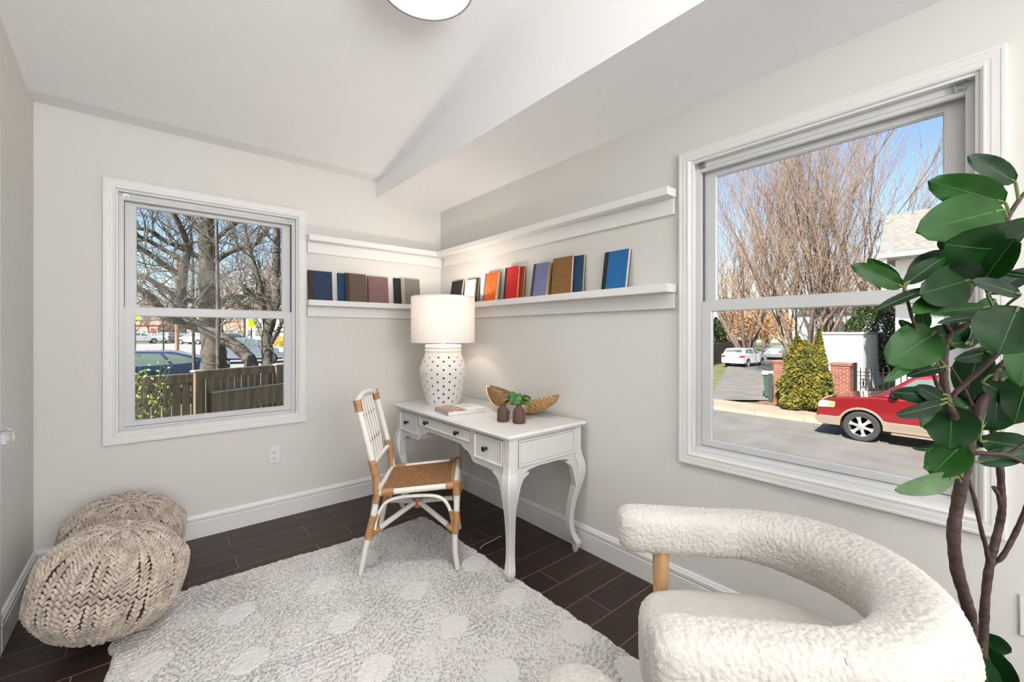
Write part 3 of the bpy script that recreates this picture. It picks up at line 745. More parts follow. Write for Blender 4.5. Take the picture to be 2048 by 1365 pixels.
for k in range(24):
    a = k*2.39996; ph = .10+.95*((k+.5)/24)
    l = .040+.050*rp.random()*(1.25-ph)
    d = Vector((math.cos(a)*math.sin(ph), math.sin(a)*math.sin(ph), math.cos(ph)*.95))
    b0_ = Vector((d.x*.012, d.y*.012, .078)); e = b0_+d*l+Vector((0, 0, .008))
    stem.tube(bez([b0_, b0_+d*l*.5+Vector((0, 0, .012)), e], 4), .0011, 5)
    ld = Vector((d.x, d.y, .05-.6*rp.random())); s_ = .044+.016*rp.random()
    mb = leafmesh(s_, s_*.85, .06, .16, 7, 'round'); orient(mb, e, ld, (d.x*.5+.2*(rp.random()-.5), d.y*.5, 1)); mb.build('leaf', LG if k % 3 else LG2, pp, 180)
stem.build('stems', STG, pp)
# book lying on the desk
m, n, b = node_mat('magazine_cover')
tc = N(n, 'ShaderNodeTexCoord'); sp = N(n, 'ShaderNodeSeparateXYZ'); n.links.new(tc.outputs['Object'], sp.inputs[0])
nz = N(n, 'ShaderNodeTexNoise'); nz.inputs['Scale'].default_value = 38; nz.inputs['Detail'].default_value = 8; n.links.new(tc.outputs['Object'], nz.inputs[0])
cr = N(n, 'ShaderNodeValToRGB'); cr.color_ramp.elements[0].position = .38; cr.color_ramp.elements[0].color = (*lin((70, 62, 58)), 1); cr.color_ramp.elements[1].position = .62; cr.color_ramp.elements[1].color = (*lin((206, 180, 158)), 1)
e_ = cr.color_ramp.elements.new(.5); e_.color = (*lin((160, 108, 76)), 1)
n.links.new(nz.outputs[0], cr.inputs[0])
nz2 = N(n, 'ShaderNodeTexNoise'); nz2.inputs['Scale'].default_value = 9; n.links.new(tc.outputs['Object'], nz2.inputs[0])
cr2 = N(n, 'ShaderNodeValToRGB'); cr2.color_ramp.elements[0].position = .35; cr2.color_ramp.elements[0].color = (*lin((176, 184, 192)), 1); cr2.color_ramp.elements[1].position = .6; cr2.color_ramp.elements[1].color = (*lin((228, 230, 230)), 1); n.links.new(nz2.outputs[0], cr2.inputs[0])
ls = mth(n, 'GREATER_THAN', sp.outputs[0], -.01)
mx = N(n, 'ShaderNodeMix', data_type='RGBA'); n.links.new(ls, mx.inputs[0]); n.links.new(cr.outputs[0], mx.inputs[6]); n.links.new(cr2.outputs[0], mx.inputs[7]); n.links.new(mx.outputs[2], b.inputs['Base Color']); b.inputs['Roughness'].default_value = .3
A_ = on_z(871, 822, ZD)[:2]; B_ = on_z(896, 833, ZD)[:2]; C_ = on_z(972, 824, ZD)[:2]
ux = (C_-B_); Lw = float(np.linalg.norm(ux)); ang = math.atan2(ux[1], ux[0])
ctr = B_+ux/2+np.array([-math.sin(ang), math.cos(ang)])*.10
bk = thing('coffee_table_book', 'thick hardcover with a photo cover lying flat on the desk by the lamp', 'book', (ctr[0], ctr[1], ZD), ang)
MB().bbox(-Lw/2, Lw/2, -.10, .10, .0245, .0275, .001).build('front_cover', m, bk, 0)
MB().bbox(-Lw/2, Lw/2, -.10, .10, 0, .003, .001).build('back_cover', mat('cover_white', (206, 206, 206), .4), bk, 0)
MB().bbox(-Lw/2, -Lw/2+.004, -.10, .10, .003, .0245, .001).build('spine', mat('cover_spine', (196, 196, 198), .4, col2=(130, 120, 116), vscale=60), bk, 0)
MB().bbox(-Lw/2+.004, Lw/2-.004, -.096, .096, .003, .0245, .0005).build('pages', mat('white_pages', (226, 224, 220), .8, bump=.6, bscale=300, stretch=(.05, .05, 6)), bk, 0)

# ================================================================== BAMBOO CHAIR
ROD = mat('white_bamboo', (222, 219, 211), .4, bump=.15, bscale=20, stretch=(1, 1, .2))
RAT = mat('rattan_wrap', (170, 126, 84), .5, bump=.3, bscale=200, var=.2, vscale=30)
chair = thing('side_chair', 'white bamboo side chair with rattan bindings and a woven seat facing the desk', 'chair', (1.1617, 2.243, .0175), math.radians(-34.4))
def ctube(name, pts, r, n=12, sm=8, mat_=ROD, par=chair, sq=(1, 1)):
    mb = MB(); P = bez(pts, sm) if sm else pts
    if isinstance(r, (list, tuple)): r = lerp_list(r, len(P))
    mb.tube(P, r, n, sq=sq); return mb.build(name, mat_, par, 50)
zo = -.0175
HB = .215
for s in (1, -1):
    y = s*HB
    ctube('back_post', [(-.252, y*1.08, 0), (-.222, y*1.07, .15), (-.192, y*1.04, .28), (-.172, y, .40), (-.170, y, .46), (-.190, y, .56), (-.215, y, .66), (-.247, y, .79), (-.272, y*.97, .885)], [.0135, .0165, .0165, .0165, .017, .0165])
    ctube('front_leg', [(.249, y*1.10, 0), (.236, y*1.06, .10), (.236, y*1.04, .2), (.244, y*1.03, .32), (.243, y*1.03, .445)], [.0135, .0155, .016, .016])
def seat_z(x): return .418+.072*(x+.17)/.41*0.35+.006
# seat rails (round) and woven seat
zr = lambda x: .412+.030*(x+.17)/.41
for s in (1, -1): ctube('seat_rail', [(-.165, s*HB, zr(-.165)), (.24, s*HB*1.03, zr(.24))], .0150, sm=0)
ctube('seat_rail', [(.240, -HB*1.03, zr(.24)), (.240, HB*1.03, zr(.24))], .0150, sm=0)
ctube('seat_rail', [(-.168, -HB, zr(-.165)), (-.168, HB, zr(-.165))], .0140, sm=0)
m, n, b = node_mat('woven_rush')
tc = N(n, 'ShaderNodeTexCoord'); sp = N(n, 'ShaderNodeSeparateXYZ'); n.links.new(tc.outputs['Object'], sp.inputs[0])
xx = mth(n, 'SUBTRACT', sp.outputs[0], .035); ax = mth(n, 'ABSOLUTE', xx); ay = mth(n, 'ABSOLUTE', sp.outputs[1])
# herringbone rows: zigzag across the seat
dg = mth(n, 'MULTIPLY', mth(n, 'ADD', mth(n, 'MULTIPLY', ay, 1.), mth(n, 'MULTIPLY', ax, .75)), 62.)
fr = mth(n, 'FRACT', dg); st = mth(n, 'ABSOLUTE', mth(n, 'SUBTRACT', fr, .5))
tw = mth(n, 'ABSOLUTE', mth(n, 'SUBTRACT', mth(n, 'FRACT', mth(n, 'ADD', mth(n, 'MULTIPLY', xx, 95.), mth(n, 'MULTIPLY', mth(n, 'FLOOR', dg), .5))), .5))
hv = mth(n, 'ADD', mth(n, 'MULTIPLY', st, -1.2), mth(n, 'MULTIPLY', tw, -.8))
nz = N(n, 'ShaderNodeTexNoise'); nz.inputs['Scale'].default_value = 60; nz.inputs['Detail'].default_value = 4; n.links.new(tc.outputs['Object'], nz.inputs[0])
cv = mth(n, 'ADD', mth(n, 'ADD', hv, 1.), mth(n, 'MULTIPLY', mth(n, 'SUBTRACT', nz.outputs[0], .5), 1.1))
cr = N(n, 'ShaderNodeValToRGB'); cr.color_ramp.elements[0].position = .1; cr.color_ramp.elements[0].color = (*lin((62, 38, 20)), 1); cr.color_ramp.elements[1].position = .8; cr.color_ramp.elements[1].color = (*lin((172, 122, 74)), 1); n.links.new(cv, cr.inputs[0])
n.links.new(cr.outputs[0], b.inputs['Base Color']); b.inputs['Roughness'].default_value = .65
bp = N(n, 'ShaderNodeBump'); bp.inputs['Strength'].default_value = .8; bp.inputs['Distance'].default_value = .003; n.links.new(hv, bp.inputs['Height']); n.links.new(bp.outputs[0], b.inputs['Normal'])
rows = []
for i in range(33):
    u = i/32; x = -.150+.372*u; row = []
    for k in range(33):
        v = -1+2*k/32; hw = (HB-.013)*(1+.03*u)
        z = zr(x)+.011-.010*(1-abs(2*u-1)**3)*(1-abs(v)**3)-(.008*max(0, abs(v)-.93)/.07)
        row.append((x, v*hw, z))
    rows.append(row)
g = MB(); g.grid(rows); g.grid([[(x, y, z-.010) for x, y, z in r_[::-1]] for r_ in rows]); g.build('woven_seat', m, chair, 180)
ctube('seat_edge', [(.218, -HB*1.0, zr(.22)+.012), (.218, HB*1.0, zr(.22)+.012)], .0075, 8, 0, RAT)
# rattan bindings: rings wound round the joints
def wrap(P, r, pitch=.0052, par=chair, cord=.0030):
    P = bez(P, 10) if len(P) > 2 else [Vector(P[0]).lerp(Vector(P[1]), t/14) for t in range(15)]
    cum = [0]
    for i in range(len(P)-1): cum.append(cum[-1]+(P[i+1]-P[i]).length)
    Lt = cum[-1]; nT = max(2, int(Lt/pitch)); mb = MB()
    mb.tube(P, r-.0004, 12)
    for j in range(nT+1):
        s_ = j*Lt/nT; i = min(len(P)-2, max(0, int(np.searchsorted(cum, s_))-1)); f_ = (s_-cum[i])/max(1e-6, cum[i+1]-cum[i])
        p = P[i].lerp(P[i+1], f_); t_ = (P[i+1]-P[i]).normalized(); u = t_.orthogonal().normalized(); w = t_.cross(u)
        V = []; F = []
        for k in range(14):
            a = 2*PI*k/14; c = u*math.cos(a)+w*math.sin(a)
            for q in range(5):
                b_ = 2*PI*q/5; V.append(p+c*(r+cord*.45*math.cos(b_))+t_*(cord*.95*math.sin(b_)))
        for k in range(14):
            for q in range(5): F.append((k*5+q, ((k+1) % 14)*5+q, ((k+1) % 14)*5+(q+1) % 5, k*5+(q+1) % 5))
        mb.add(V, F)
    return mb.build('rattan_binding', RAT, par, 50)
for s in (1, -1):
    y = s*HB
    wrap([(-.199, y, .585), (-.178, y, .50), (-.171, y, .40)], .0185)
    wrap([(-.145, y, zr(-.145)), (-.085, y, zr(-.085))], .0175)
    wrap([(-.171, y, .40), (-.178, y*1.02, .365)], .0185)
    wrap([(.243, y*1.03, .458), (.243, y*1.03, .395)], .0190)
    wrap([(.19, y*1.02, zr(.19)), (.236, y*1.03, zr(.236))], .0170)
    wrap([(-.186, y*1.035, .300), (-.213, y*1.065, .185)], .0185)
    wrap([(-.166, y*1.02, .307), (-.196, y*1.04, .225)], .0100)
    wrap([(.2435, y*1.03, .305), (.237, y*1.045, .19)], .0185)
    wrap([(.214, y*1.03, .307), (.230, y*1.035, .225)], .0110)
    wrap([(-.2745, y*.97, .900), (-.262, y*.985, .845)], .0195)
    # bent side stretcher under the rail
    ctube('stretcher', [(-.182, y*1.04, .225), (-.165, y*1.02, .30), (-.125, y*1.01, .362), (-.06, y, .385), (.05, y*1.01, .392), (.14, y*1.02, .385), (.185, y*1.02, .355), (.212, y*1.03, .30), (.225, y*1.03, .225)], .0092, 10, 6)
# crossed stretcher meeting in the middle
for a in (1, -1):
    for b_ in (1, -1):
        X0 = .228 if a > 0 else -.196
        ctube('cross_stretcher', [(X0, b_*HB*1.03, .205), (.012+.018*a, b_*.014, .275)], .0145, sm=0)
        wrap([(X0, b_*HB*1.03, .205), (X0-.03*a, b_*(HB*1.03-.030), .214)], .0160)
MB().ell((.012, 0, .275), (.022, .022, .024)).build('rattan_binding', RAT, chair)
wrap([(.012, 0, .250), (.012, 0, .300)], .0200)
# back: top rail, lower rail, spindles with a braid
tr_ = [(-.273, -HB*.97, .888), (-.285, -.10, .905), (-.290, 0, .909), (-.285, .10, .905), (-.273, HB*.97, .888)]
ctube('top_rail', tr_, .0165, 12, 8)
lr = [(-.191, -HB, .553), (-.207, -.14, .535), (-.214, 0, .528), (-.207, .14, .535), (-.191, HB, .553)]
ctube('lower_rail', lr, .0120, 12, 8)
sp_y = [-.150, -.105, -.060, -.015, .015+.015, .075, .120]
sp_y = [-.135, -.08, -.027, .027, .08, .135]
for y in sp_y: ctube('spindle', [(-.212, y, .535), (-.232, y*1., .66), (-.262, y, .79), (-.285, y*1., .90)], .0065, 8, 5)
for (zc_, xc_) in ((.795, -.272), (.655, -.238)):
    br_ = MB(); pts = []; pts2 = []
    for k in range(49):
        yy = -.155+.31*k/48; ph = k/48*2*PI*6
        pts.append((xc_+.011*math.cos(ph), yy, zc_+.011*math.sin(ph))); pts2.append((xc_-.011*math.cos(ph), yy, zc_-.011*math.sin(ph)))
    br_.tube(pts, .0028, 5); br_.tube(pts2, .0028, 5); br_.tube([(xc_+.012, -.19, zc_-.03), (xc_+.010, -.155, zc_)], .0024, 5)
    br_.build('braid', RAT, chair)

# ================================================================== POUFS
YARN = mat('wool_yarn', (188, 174, 160), .95, bump=.6, bscale=260, bdetail=4, var=.25, vscale=25, sheen=.25, bdist=.003)
YARN2 = mat('pouf_lining', (86, 70, 58), .95)
def knit(RX, HZ, seed, nw=52, ncs=40):
    rg = np.random.default_rng(seed)
    def S(th, ph, off=0.):
        # superellipsoid-like puffy body; ph from -pi/2 (bottom) to pi/2 (top)
        e = .90
        cph = np.sign(np.cos(ph))*np.abs(np.cos(ph))**e; sph = np.sign(np.sin(ph))*np.abs(np.sin(ph))**e
        lump = 1+.016*np.sin(th*3+1.3+seed)*np.cos(ph)+.02*np.sin(5*th+2*ph*2+seed)
        ridge = 0
        for q0 in (-.35, .42): ridge = ridge+.007*np.exp(-((ph-q0)/.16)**2)*(.5+.8*np.abs(np.cos(th*5)))
        R = (RX*lump+ridge+off); Hh = HZ+off*.9
        dim = .030*np.exp(-(np.abs(np.pi/2-ph)/.22)**2)
        return np.stack([R*cph*np.cos(th), R*cph*np.sin(th), Hh*sph-dim], -1)
    # base lobe
    nu, nv = 8, 6
    a = np.arange(nu)*2*np.pi/nu; pz = np.linspace(-np.pi/2, np.pi/2, nv+1)
    U = np.stack([np.outer(np.cos(pz), np.cos(a)), np.outer(np.cos(pz), np.sin(a)), np.outer(np.sin(pz), np.ones(nu))], -1).reshape(-1, 3)
    Fb = np.array([(i*nu+k, i*nu+(k+1) % nu, (i+1)*nu+(k+1) % nu, (i+1)*nu+k) for i in range(nv) for k in range(nu)])
    VS = []; FS = []; cnt = 0
    phs = -1.45+2.95*(np.arange(ncs)/(ncs-1)); dph = phs[1]-phs[0]
    for j, ph in enumerate(phs):
        cw = abs(math.cos(ph))**.82
        nwj = nw if cw > .55 else (nw//2 if cw > .25 else nw//4)
        dth = 2*np.pi/nwj
        for w in range(nwj):
            th0 = w*dth
            for sd in (-1, 1):
                pc = ph+rg.normal(0, dph*.08); th = th0+sd*dth*.235
                # cable pinches gather the wales on two bands
                for q0 in (-.35, .42):
                    th = th-.042*np.sin(5*2*(th0))*np.exp(-((ph-q0)/.22)**2)
                wdt = RX*cw*dth; rib = .006*math.cos(th0*nw/4)
                p0 = S(np.array(th), np.array(pc), .004+rib)
                pt = S(np.array(th+.002), np.array(pc), .004+rib); 
                e1 = S(np.array(th+.01), np.array(pc), .004+rib)-p0; e1 = e1/np.linalg.norm(e1)
                e2 = S(np.array(th), np.array(pc+.01), .004+rib)-p0; e2 = e2/np.linalg.norm(e2)
                e3 = np.cross(e1, e2); e3 /= np.linalg.norm(e3)
                lean = sd*(.62+rg.normal(0, .09))
                ax1 = e2*math.cos(lean)+e1*math.sin(lean)+e3*.30; ax1 /= np.linalg.norm(ax1)
                ax2 = np.cross(e3, ax1); ax2 /= np.linalg.norm(ax2); ax3 = np.cross(ax1, ax2)
                ln = HZ*dph*1.12*(1+rg.normal(0, .06)); wd = min(wdt*.228, .0073)*(1+rg.normal(0, .06)); tk = .0078
                VS.append(p0+U[:, 0:1]*ax2*wd+U[:, 2:3]*ax1*ln+U[:, 1:2]*ax3*tk); FS.append(Fb+cnt); cnt += len(U)
    V = np.concatenate(VS); F = np.concatenate(FS)
    # lining body
    tt_ = np.arange(64)*2*np.pi/64; pp_ = np.linspace(-np.pi/2, np.pi/2, 33)
    T_, P_ = np.meshgrid(tt_, pp_); B = S(T_, P_, -.006).reshape(-1, 3)
    FB = np.array([(i*64+k, i*64+(k+1) % 64, (i+1)*64+(k+1) % 64, (i+1)*64+k) for i in range(32) for k in range(64)])
    return V, F, B, FB
def pouf(label, loc, rz, tilt, RX, HZ, seed):
    t = thing('knitted_pouf', label, 'pouf', loc, rz, 'chunky knitted poufs')
    V, F, B, FB = knit(RX, HZ, seed)
    M = np.array(Matrix.Rotation(tilt, 3, 'Y'))
    V = V@M.T; B = B@M.T; z = min(V[:, 2].min(), B[:, 2].min()); V[:, 2] -= z; B[:, 2] -= z
    npmesh('knit_cover', V, F, YARN, t); npmesh('lining', B, FB, YARN2, t)
    return t
pouf('beige chunky knit pouf in front, overlapping the one by the window wall', (-.130, 2.440, .016), .4, .22, .233, .205, 3)
pouf('beige chunky knit pouf behind, in the corner under the left window', (-.115, 2.965, .001), 2.6, -.18, .238, .196, 8)

# ================================================================== RUG
RGX0, RGX1, RGY0, RGY1 = -.13, 1.432, .36, 2.62
nx, ny = 400, 570
gx = np.linspace(RGX0, RGX1, nx); gy = np.linspace(RGY0, RGY1, ny); GX, GY = np.meshgrid(gx, gy)
rg = np.random.default_rng(5)
def vnoise(shape, cells, seed):
    r_ = np.random.default_rng(seed); g_ = r_.random((cells[0]+2, cells[1]+2))
    yy = np.linspace(0, cells[0], shape[0]); xx = np.linspace(0, cells[1], shape[1]); yi = yy.astype(int); xi = xx.astype(int)
    fy_ = (yy-yi)[:, None]; fx_ = (xx-xi)[None]; fy_ = fy_*fy_*(3-2*fy_); fx_ = fx_*fx_*(3-2*fx_)
    a = g_[yi][:, xi]; b = g_[yi][:, xi+1]; c = g_[yi+1][:, xi]; d = g_[yi+1][:, xi+1]
    return (a*(1-fx_)+b*fx_)*(1-fy_)+(c*(1-fx_)+d*fx_)*fy_
# wavy hand-made outline with rounded corners
ex_ = np.minimum(GX-RGX0, RGX1-GX); ey_ = np.minimum(GY-RGY0, RGY1-GY)
wob = .010*(vnoise(GX.shape, (60, 44), 1)-.5)*2
U_ = (GX-RGX0)/(RGX1-RGX0)*2-1; V_ = (GY-RGY0)/(RGY1-RGY0)*2-1
rc = .05
def pull(G, U): return G
DX_ = np.maximum(0, rc-ex_); DY_ = np.maximum(0, rc-ey_); k_ = np.hypot(DX_, DY_); s_ = np.where((k_ > rc) | ((DX_ > 0) & (DY_ > 0)), np.minimum(1, rc/np.maximum(k_, 1e-6)*np.maximum(DX_, DY_)/rc), 1.)
GX2 = GX+np.sign(GX-(RGX0+RGX1)/2)*(-(1-s_)*DX_*1.)+wob*np.clip(1-ex_/.03, 0, 1); GY2 = GY-np.sign(GY-(RGY0+RGY1)/2)*(1-s_)*DY_+wob*np.clip(1-ey_/.03, 0, 1)+.012*np.sin(GX*5)*np.clip((GY-2.2)/.4, 0, 1)
edge = np.clip(np.minimum(ex_, ey_)/.012, 0, 1)**.5
# pattern: cream lozenge islands between bundles of grey lines
blobs = np.array([on_z(*p, .015)[:2] for p in [(644, 1171), (830, 1181), (949, 1129), (1025, 1195), (473, 1229), (688, 1244), (908, 1254), (1152, 1264), (498, 1322), (751, 1337), (1005, 1351), (735, 1115), (1270, 1345), (300, 1330)]])
wx = GX+.007*(vnoise(GX.shape, (40, 30), 2)-.5)*2; wy = GY+.007*(vnoise(GX.shape, (40, 30), 3)-.5)*2
cream = np.zeros_like(GX)
for i, (bx_, by_) in enumerate(blobs):
    u = (wx-bx_)+(wy-by_); v = (wx-bx_)-(wy-by_)
    d_ = (np.abs(u)/.105)**3+(np.abs(v)/.085)**3
    cream = np.maximum(cream, np.clip((1-d_)*6, 0, 1))
band = .5+.5*np.sin((wx*.86+wy*.5)*2*np.pi/.30); band2 = .5+.5*np.sin((-wx*.5+wy*.86)*2*np.pi/.36+1)
sel = vnoise(GX.shape, (9, 7), 6) > .5
l1 = (np.sin((wx*.9+wy*.43)*2*np.pi/.022) > .1); l2 = (np.sin((wx*-.55+wy*.83)*2*np.pi/.024) > .1); l3 = (np.sin((wx*.1+wy*.99)*2*np.pi/.026) > .1)
q = vnoise(GX.shape, (11, 8), 9)
lines = np.where(q < .4, l1, np.where(q < .62, l2, l3)).astype(float)
dens = .20+.26*lines*np.clip(vnoise(GX.shape, (16, 12), 12)*1.8-.3, 0, 1)+.22*vnoise(GX.shape, (14, 10), 14)
dens = dens*(1-cream*.80)
spk = rg.random(GX.shape); spk2 = .35*spk+.65*(spk+np.roll(spk, 1, 0))/2
dark = np.clip((dens*1.12-spk2+.06)*6, 0, 1)
tone = lin((222, 219, 215)); greyc = lin((122, 118, 115)); tanc = lin((186, 160, 138))
tn = np.clip((vnoise(GX.shape, (7, 5), 21)-.62)*5, 0, 1)*.5
colr = np.zeros(GX.shape+(4,)); colr[..., 3] = 1
for c_ in range(3):
    base_ = tone[c_]*(1-.10*rg.random(GX.shape)); gc = greyc[c_]*(1-tn)+tanc[c_]*tn
    colr[..., c_] = base_*(1-dark*.70)+gc*dark*.70
hz = .013+.0035*rg.random(GX.shape)+.0045*vnoise(GX.shape, (190, 130), 30)+.002*cream-.0035*dark
Zr = np.where(edge > .01, hz*(.25+.75*edge), .001)
m, n, b = node_mat('shag_pile'); at_ = N(n, 'ShaderNodeAttribute'); at_.attribute_name = 'pile'; n.links.new(at_.outputs['Color'], b.inputs['Base Color'])
b.inputs['Roughness'].default_value = 1; b.inputs['Specular IOR Level'].default_value = .1; b.inputs['Sheen Weight'].default_value = .2
tc = N(n, 'ShaderNodeTexCoord'); nz = N(n, 'ShaderNodeTexNoise'); nz.inputs['Scale'].default_value = 420; nz.inputs['Detail'].default_value = 3; n.links.new(tc.outputs['Object'], nz.inputs[0])
bp = N(n, 'ShaderNodeBump'); bp.inputs['Strength'].default_value = .6; bp.inputs['Distance'].default_value = .003; n.links.new(nz.outputs[0], bp.inputs['Height']); n.links.new(bp.outputs[0], b.inputs['Normal'])
Vr = np.stack([GX2, GY2, Zr], -1).reshape(-1, 3)
ii, kk = np.meshgrid(np.arange(ny-1), np.arange(nx-1), indexing='ij'); ii = ii.ravel(); kk = kk.ravel()
Fr = np.stack([ii*nx+kk, ii*nx+kk+1, (ii+1)*nx+kk+1, (ii+1)*nx+kk], -1)
# underside
cor = [0, nx-1, ny*nx-1, (ny-1)*nx]
rug = npmesh('area_rug', Vr, Fr, m)
ca = rug.data.color_attributes.new('pile', 'FLOAT_COLOR', 'POINT'); ca.data.foreach_set('color', colr.reshape(-1).astype(np.float32))
tag(rug, 'cream and grey shaggy rug with a faint lozenge pattern on the dark floor', 'rug')

# ================================================================== BOUCLE ARMCHAIRS
BOU = mat('boucle', (200, 195, 188), 1., bump=.5, bscale=300, bdetail=3, var=.04, vscale=12, sheen=.3, spec=.1, bdist=.004)
OAK = mat('oak', (206, 162, 116), .45, bump=.2, bscale=30, var=.15, vscale=10, stretch=(6, 6, .6))
def fuzz(P, Nn, amp=.0052, sc=95):
    V = np.empty_like(P)
    for i in range(len(P)):
        p = P[i]; v = Vector((p[0]*sc, p[1]*sc, p[2]*sc)); h = 1-noise.voronoi(v)[0][0]
        V[i] = p+Nn[i]*(amp*(h-.4)+.0012*noise.noise(v*2.3))
    return V
def arm_chair(label, origin, facing, group=None, hires=True):
    # local: +x = facing direction, y = left; origin under the centre of the arc
    t = thing('boucle_armchair', label, 'armchair', origin, facing, group)
    HS, RB, ZT = .286, .290, .606
    path = []
    fx0 = .340
    for k in range(26): path.append((fx0-(fx0)*k/26, -HS))
    for k in range(60): a = -PI/2-PI*k/60; path.append((RB*math.cos(a)*1.0, RB*math.sin(a)))
    for k in range(27): path.append((fx0*k/26, HS))
    path = np.array(path); K0 = len(path)
    cum = np.concatenate([[0], np.cumsum(np.linalg.norm(np.diff(path, axis=0), axis=1))]); Lt = cum[-1]
    ns = 620 if hires else 140; nc_ = 150 if hires else 40
    # rounded ends: shrink section near the ends
    er = .05
    sE = np.concatenate([er*(1-np.cos(np.linspace(0, np.pi/2, 14)))[:-1], np.linspace(er, Lt-er, ns), (Lt-er*(1-np.cos(np.linspace(0, np.pi/2, 14))))[::-1][1:]])
    px_ = np.interp(sE, cum, path[:, 0]); py_ = np.interp(sE, cum, path[:, 1])
    tx = np.gradient(px_, sE+np.arange(len(sE))*1e-9); ty = np.gradient(py_, sE+np.arange(len(sE))*1e-9); l_ = np.hypot(tx, ty); tx /= l_; ty /= l_
    nxn, nyn = ty, -tx   # outward on this path direction?
    dE = np.minimum(sE, Lt-sE); shr = np.where(dE < er, np.sqrt(np.clip(1-(1-dE/er)**2, 0, 1)), 1.)
    am = .6+.4*shr; am = np.where(dE < 1e-6, .001, am)
    P = []; Q = []
    fl = np.clip((.02-px_)/.28, 0, 1)   # 0 at the arms, 1 at the back
    fl = fl*fl*(3-2*fl)
    for i in range(len(sE)):
        a = np.arange(nc_)*2*np.pi/nc_; ca_, sa_ = np.cos(a), np.sin(a); p_ = 2.7
        rr_ = 1/((np.abs(ca_)**p_+np.abs(sa_)**p_)**(1/p_))
        wv_ = (.068+.014*fl[i])*rr_*ca_*(am[i] if shr[i] < 1 else 1); hv_ = (.068+.014*fl[i])*rr_*sa_*(am[i] if shr[i] < 1 else 1)
        tilt = .30*fl[i]; w2_ = wv_*math.cos(tilt)+hv_*math.sin(tilt); h2_ = -wv_*math.sin(tilt)+hv_*math.cos(tilt)
        P.append(np.stack([px_[i]+nxn[i]*w2_, py_[i]+nyn[i]*w2_, ZT+.0*fl[i]+h2_], -1))
    P = np.array(P); G1 = np.gradient(P, axis=0); G2 = np.roll(P, -1, 1)-np.roll(P, 1, 1); Nn = np.cross(G1, G2); Nn /= np.maximum(1e-9, np.linalg.norm(Nn, axis=2, keepdims=True))
    cen = P.mean(axis=1, keepdims=True); sg = np.sign(((P-cen)*Nn).sum(-1).mean()); Nn *= sg; Nn[0] = 0; Nn[-1] = 0
    Vv = fuzz(P.reshape(-1, 3), Nn.reshape(-1, 3)) if hires else P.reshape(-1, 3)
    n0 = len(sE); I, Kk = np.meshgrid(np.arange(n0-1), np.arange(nc_), indexing='ij'); I = I.ravel(); Kk = Kk.ravel()
    Ff = np.stack([I*nc_+Kk, I*nc_+(Kk+1) % nc_, (I+1)*nc_+(Kk+1) % nc_, (I+1)*nc_+Kk], -1)
    if sg > 0: Ff = Ff[:, ::-1] if False else Ff
    npmesh('curved_backrest', Vv, Ff, BOU, t)
    # seat: thick rounded pad, blunt at the front, round at the back
    def pad(name, z0, z1, gr, rnd_, nA=260, nZ=64):
        A = np.arange(nA)*2*np.pi/nA; ca_, sa_ = np.cos(A), np.sin(A)
        bx_ = np.where(ca_ > 0, .300, .270)+gr; by_ = .246+gr; p_ = np.where(ca_ > 0, 5., 2.3)
        rr_ = 1/((np.abs(ca_)**p_+np.abs(sa_)**p_)**(1/p_))
        X_ = bx_*rr_*ca_; Y_ = by_*rr_*sa_
        rows = []; 
        rings = [(0., z0)]+[(f_, z0) for f_ in (.5, .9)]
        pts = []
        H_ = (z1-z0); r_ = min(rnd_, H_/2)
        prof_ = [(.02, z0)]+[(v, z0) for v in np.linspace(.1, 1-r_/.3, 8)]
        for q in np.linspace(-np.pi/2, np.pi/2, nZ):
            zz = (z0+r_ if q < 0 else z1-r_)+r_*math.sin(q); prof_.append((1-r_/.3*(1-math.cos(q)), zz))
        crown = .018
        for v in np.linspace(1-r_/.3, .02, 60)[1:]: prof_.append((v, z1+crown*(1-(v/(1-r_/.3))**2)))
        for (s__, z__) in prof_: pts.append(np.stack([X_*s__, Y_*s__, np.full(nA, z__)], -1))
        P = np.array(pts); G1 = np.gradient(P, axis=0); G2 = np.roll(P, -1, 1)-np.roll(P, 1, 1); Nn = np.cross(G2, G1); Nn /= np.maximum(1e-9, np.linalg.norm(Nn, axis=2, keepdims=True))
        c_ = np.array([0, 0, (z0+z1)/2]); sg = np.sign(((P-c_)*Nn).sum(-1).mean()); Nn *= sg
        V = fuzz(P.reshape(-1, 3), Nn.reshape(-1, 3)) if hires else P.reshape(-1, 3)
        n0 = len(P); I, Kk = np.meshgrid(np.arange(n0-1), np.arange(nA), indexing='ij'); I = I.ravel(); Kk = Kk.ravel()
        F_ = np.stack([I*nA+Kk, I*nA+(Kk+1) % nA, (I+1)*nA+(Kk+1) % nA, (I+1)*nA+Kk], -1)
        V = np.concatenate([V, [[0, 0, z1+crown], [0, 0, z0]]]); extra = []
        npmesh(name, V, F_, BOU, t)
    pad('seat_cushion', .245, .455, 0., .055)
    for (x, y, zt_) in ((.205, HS, .545), (.205, -HS, .545), (-.20, .20, .25), (-.20, -.20, .25)):
        lg = MB(); lg.tube([(x*.98, y*1.0, .0), (x, y, .25), (x, y, zt_)], [.016, .022, .0265], 20); lg.build('leg', OAK, t, 40)
    # cross rails that carry the seat
    rl = MB(); rl.bbox(-.21, .22, -.30, -.27, .205, .250, .004).bbox(-.21, .22, .27, .30, .205, .250, .004).bbox(.18, .215, -.28, .28, .205, .248, .004).bbox(-.21, -.17, -.24, .24, .205, .248, .004)
    rl.build('seat_frame', OAK, t, 0)
    return t
# frame of the near chair: facing (-.74,.67); e = (.67,.74)
fdir = np.array([-.665, .747]); edir = np.array([.747, .665])
org = np.array([1.204, .412])
arm_chair('cream boucle barrel armchair with oak legs in the right foreground', (org[0], org[1], .0175), math.atan2(fdir[1], fdir[0]))
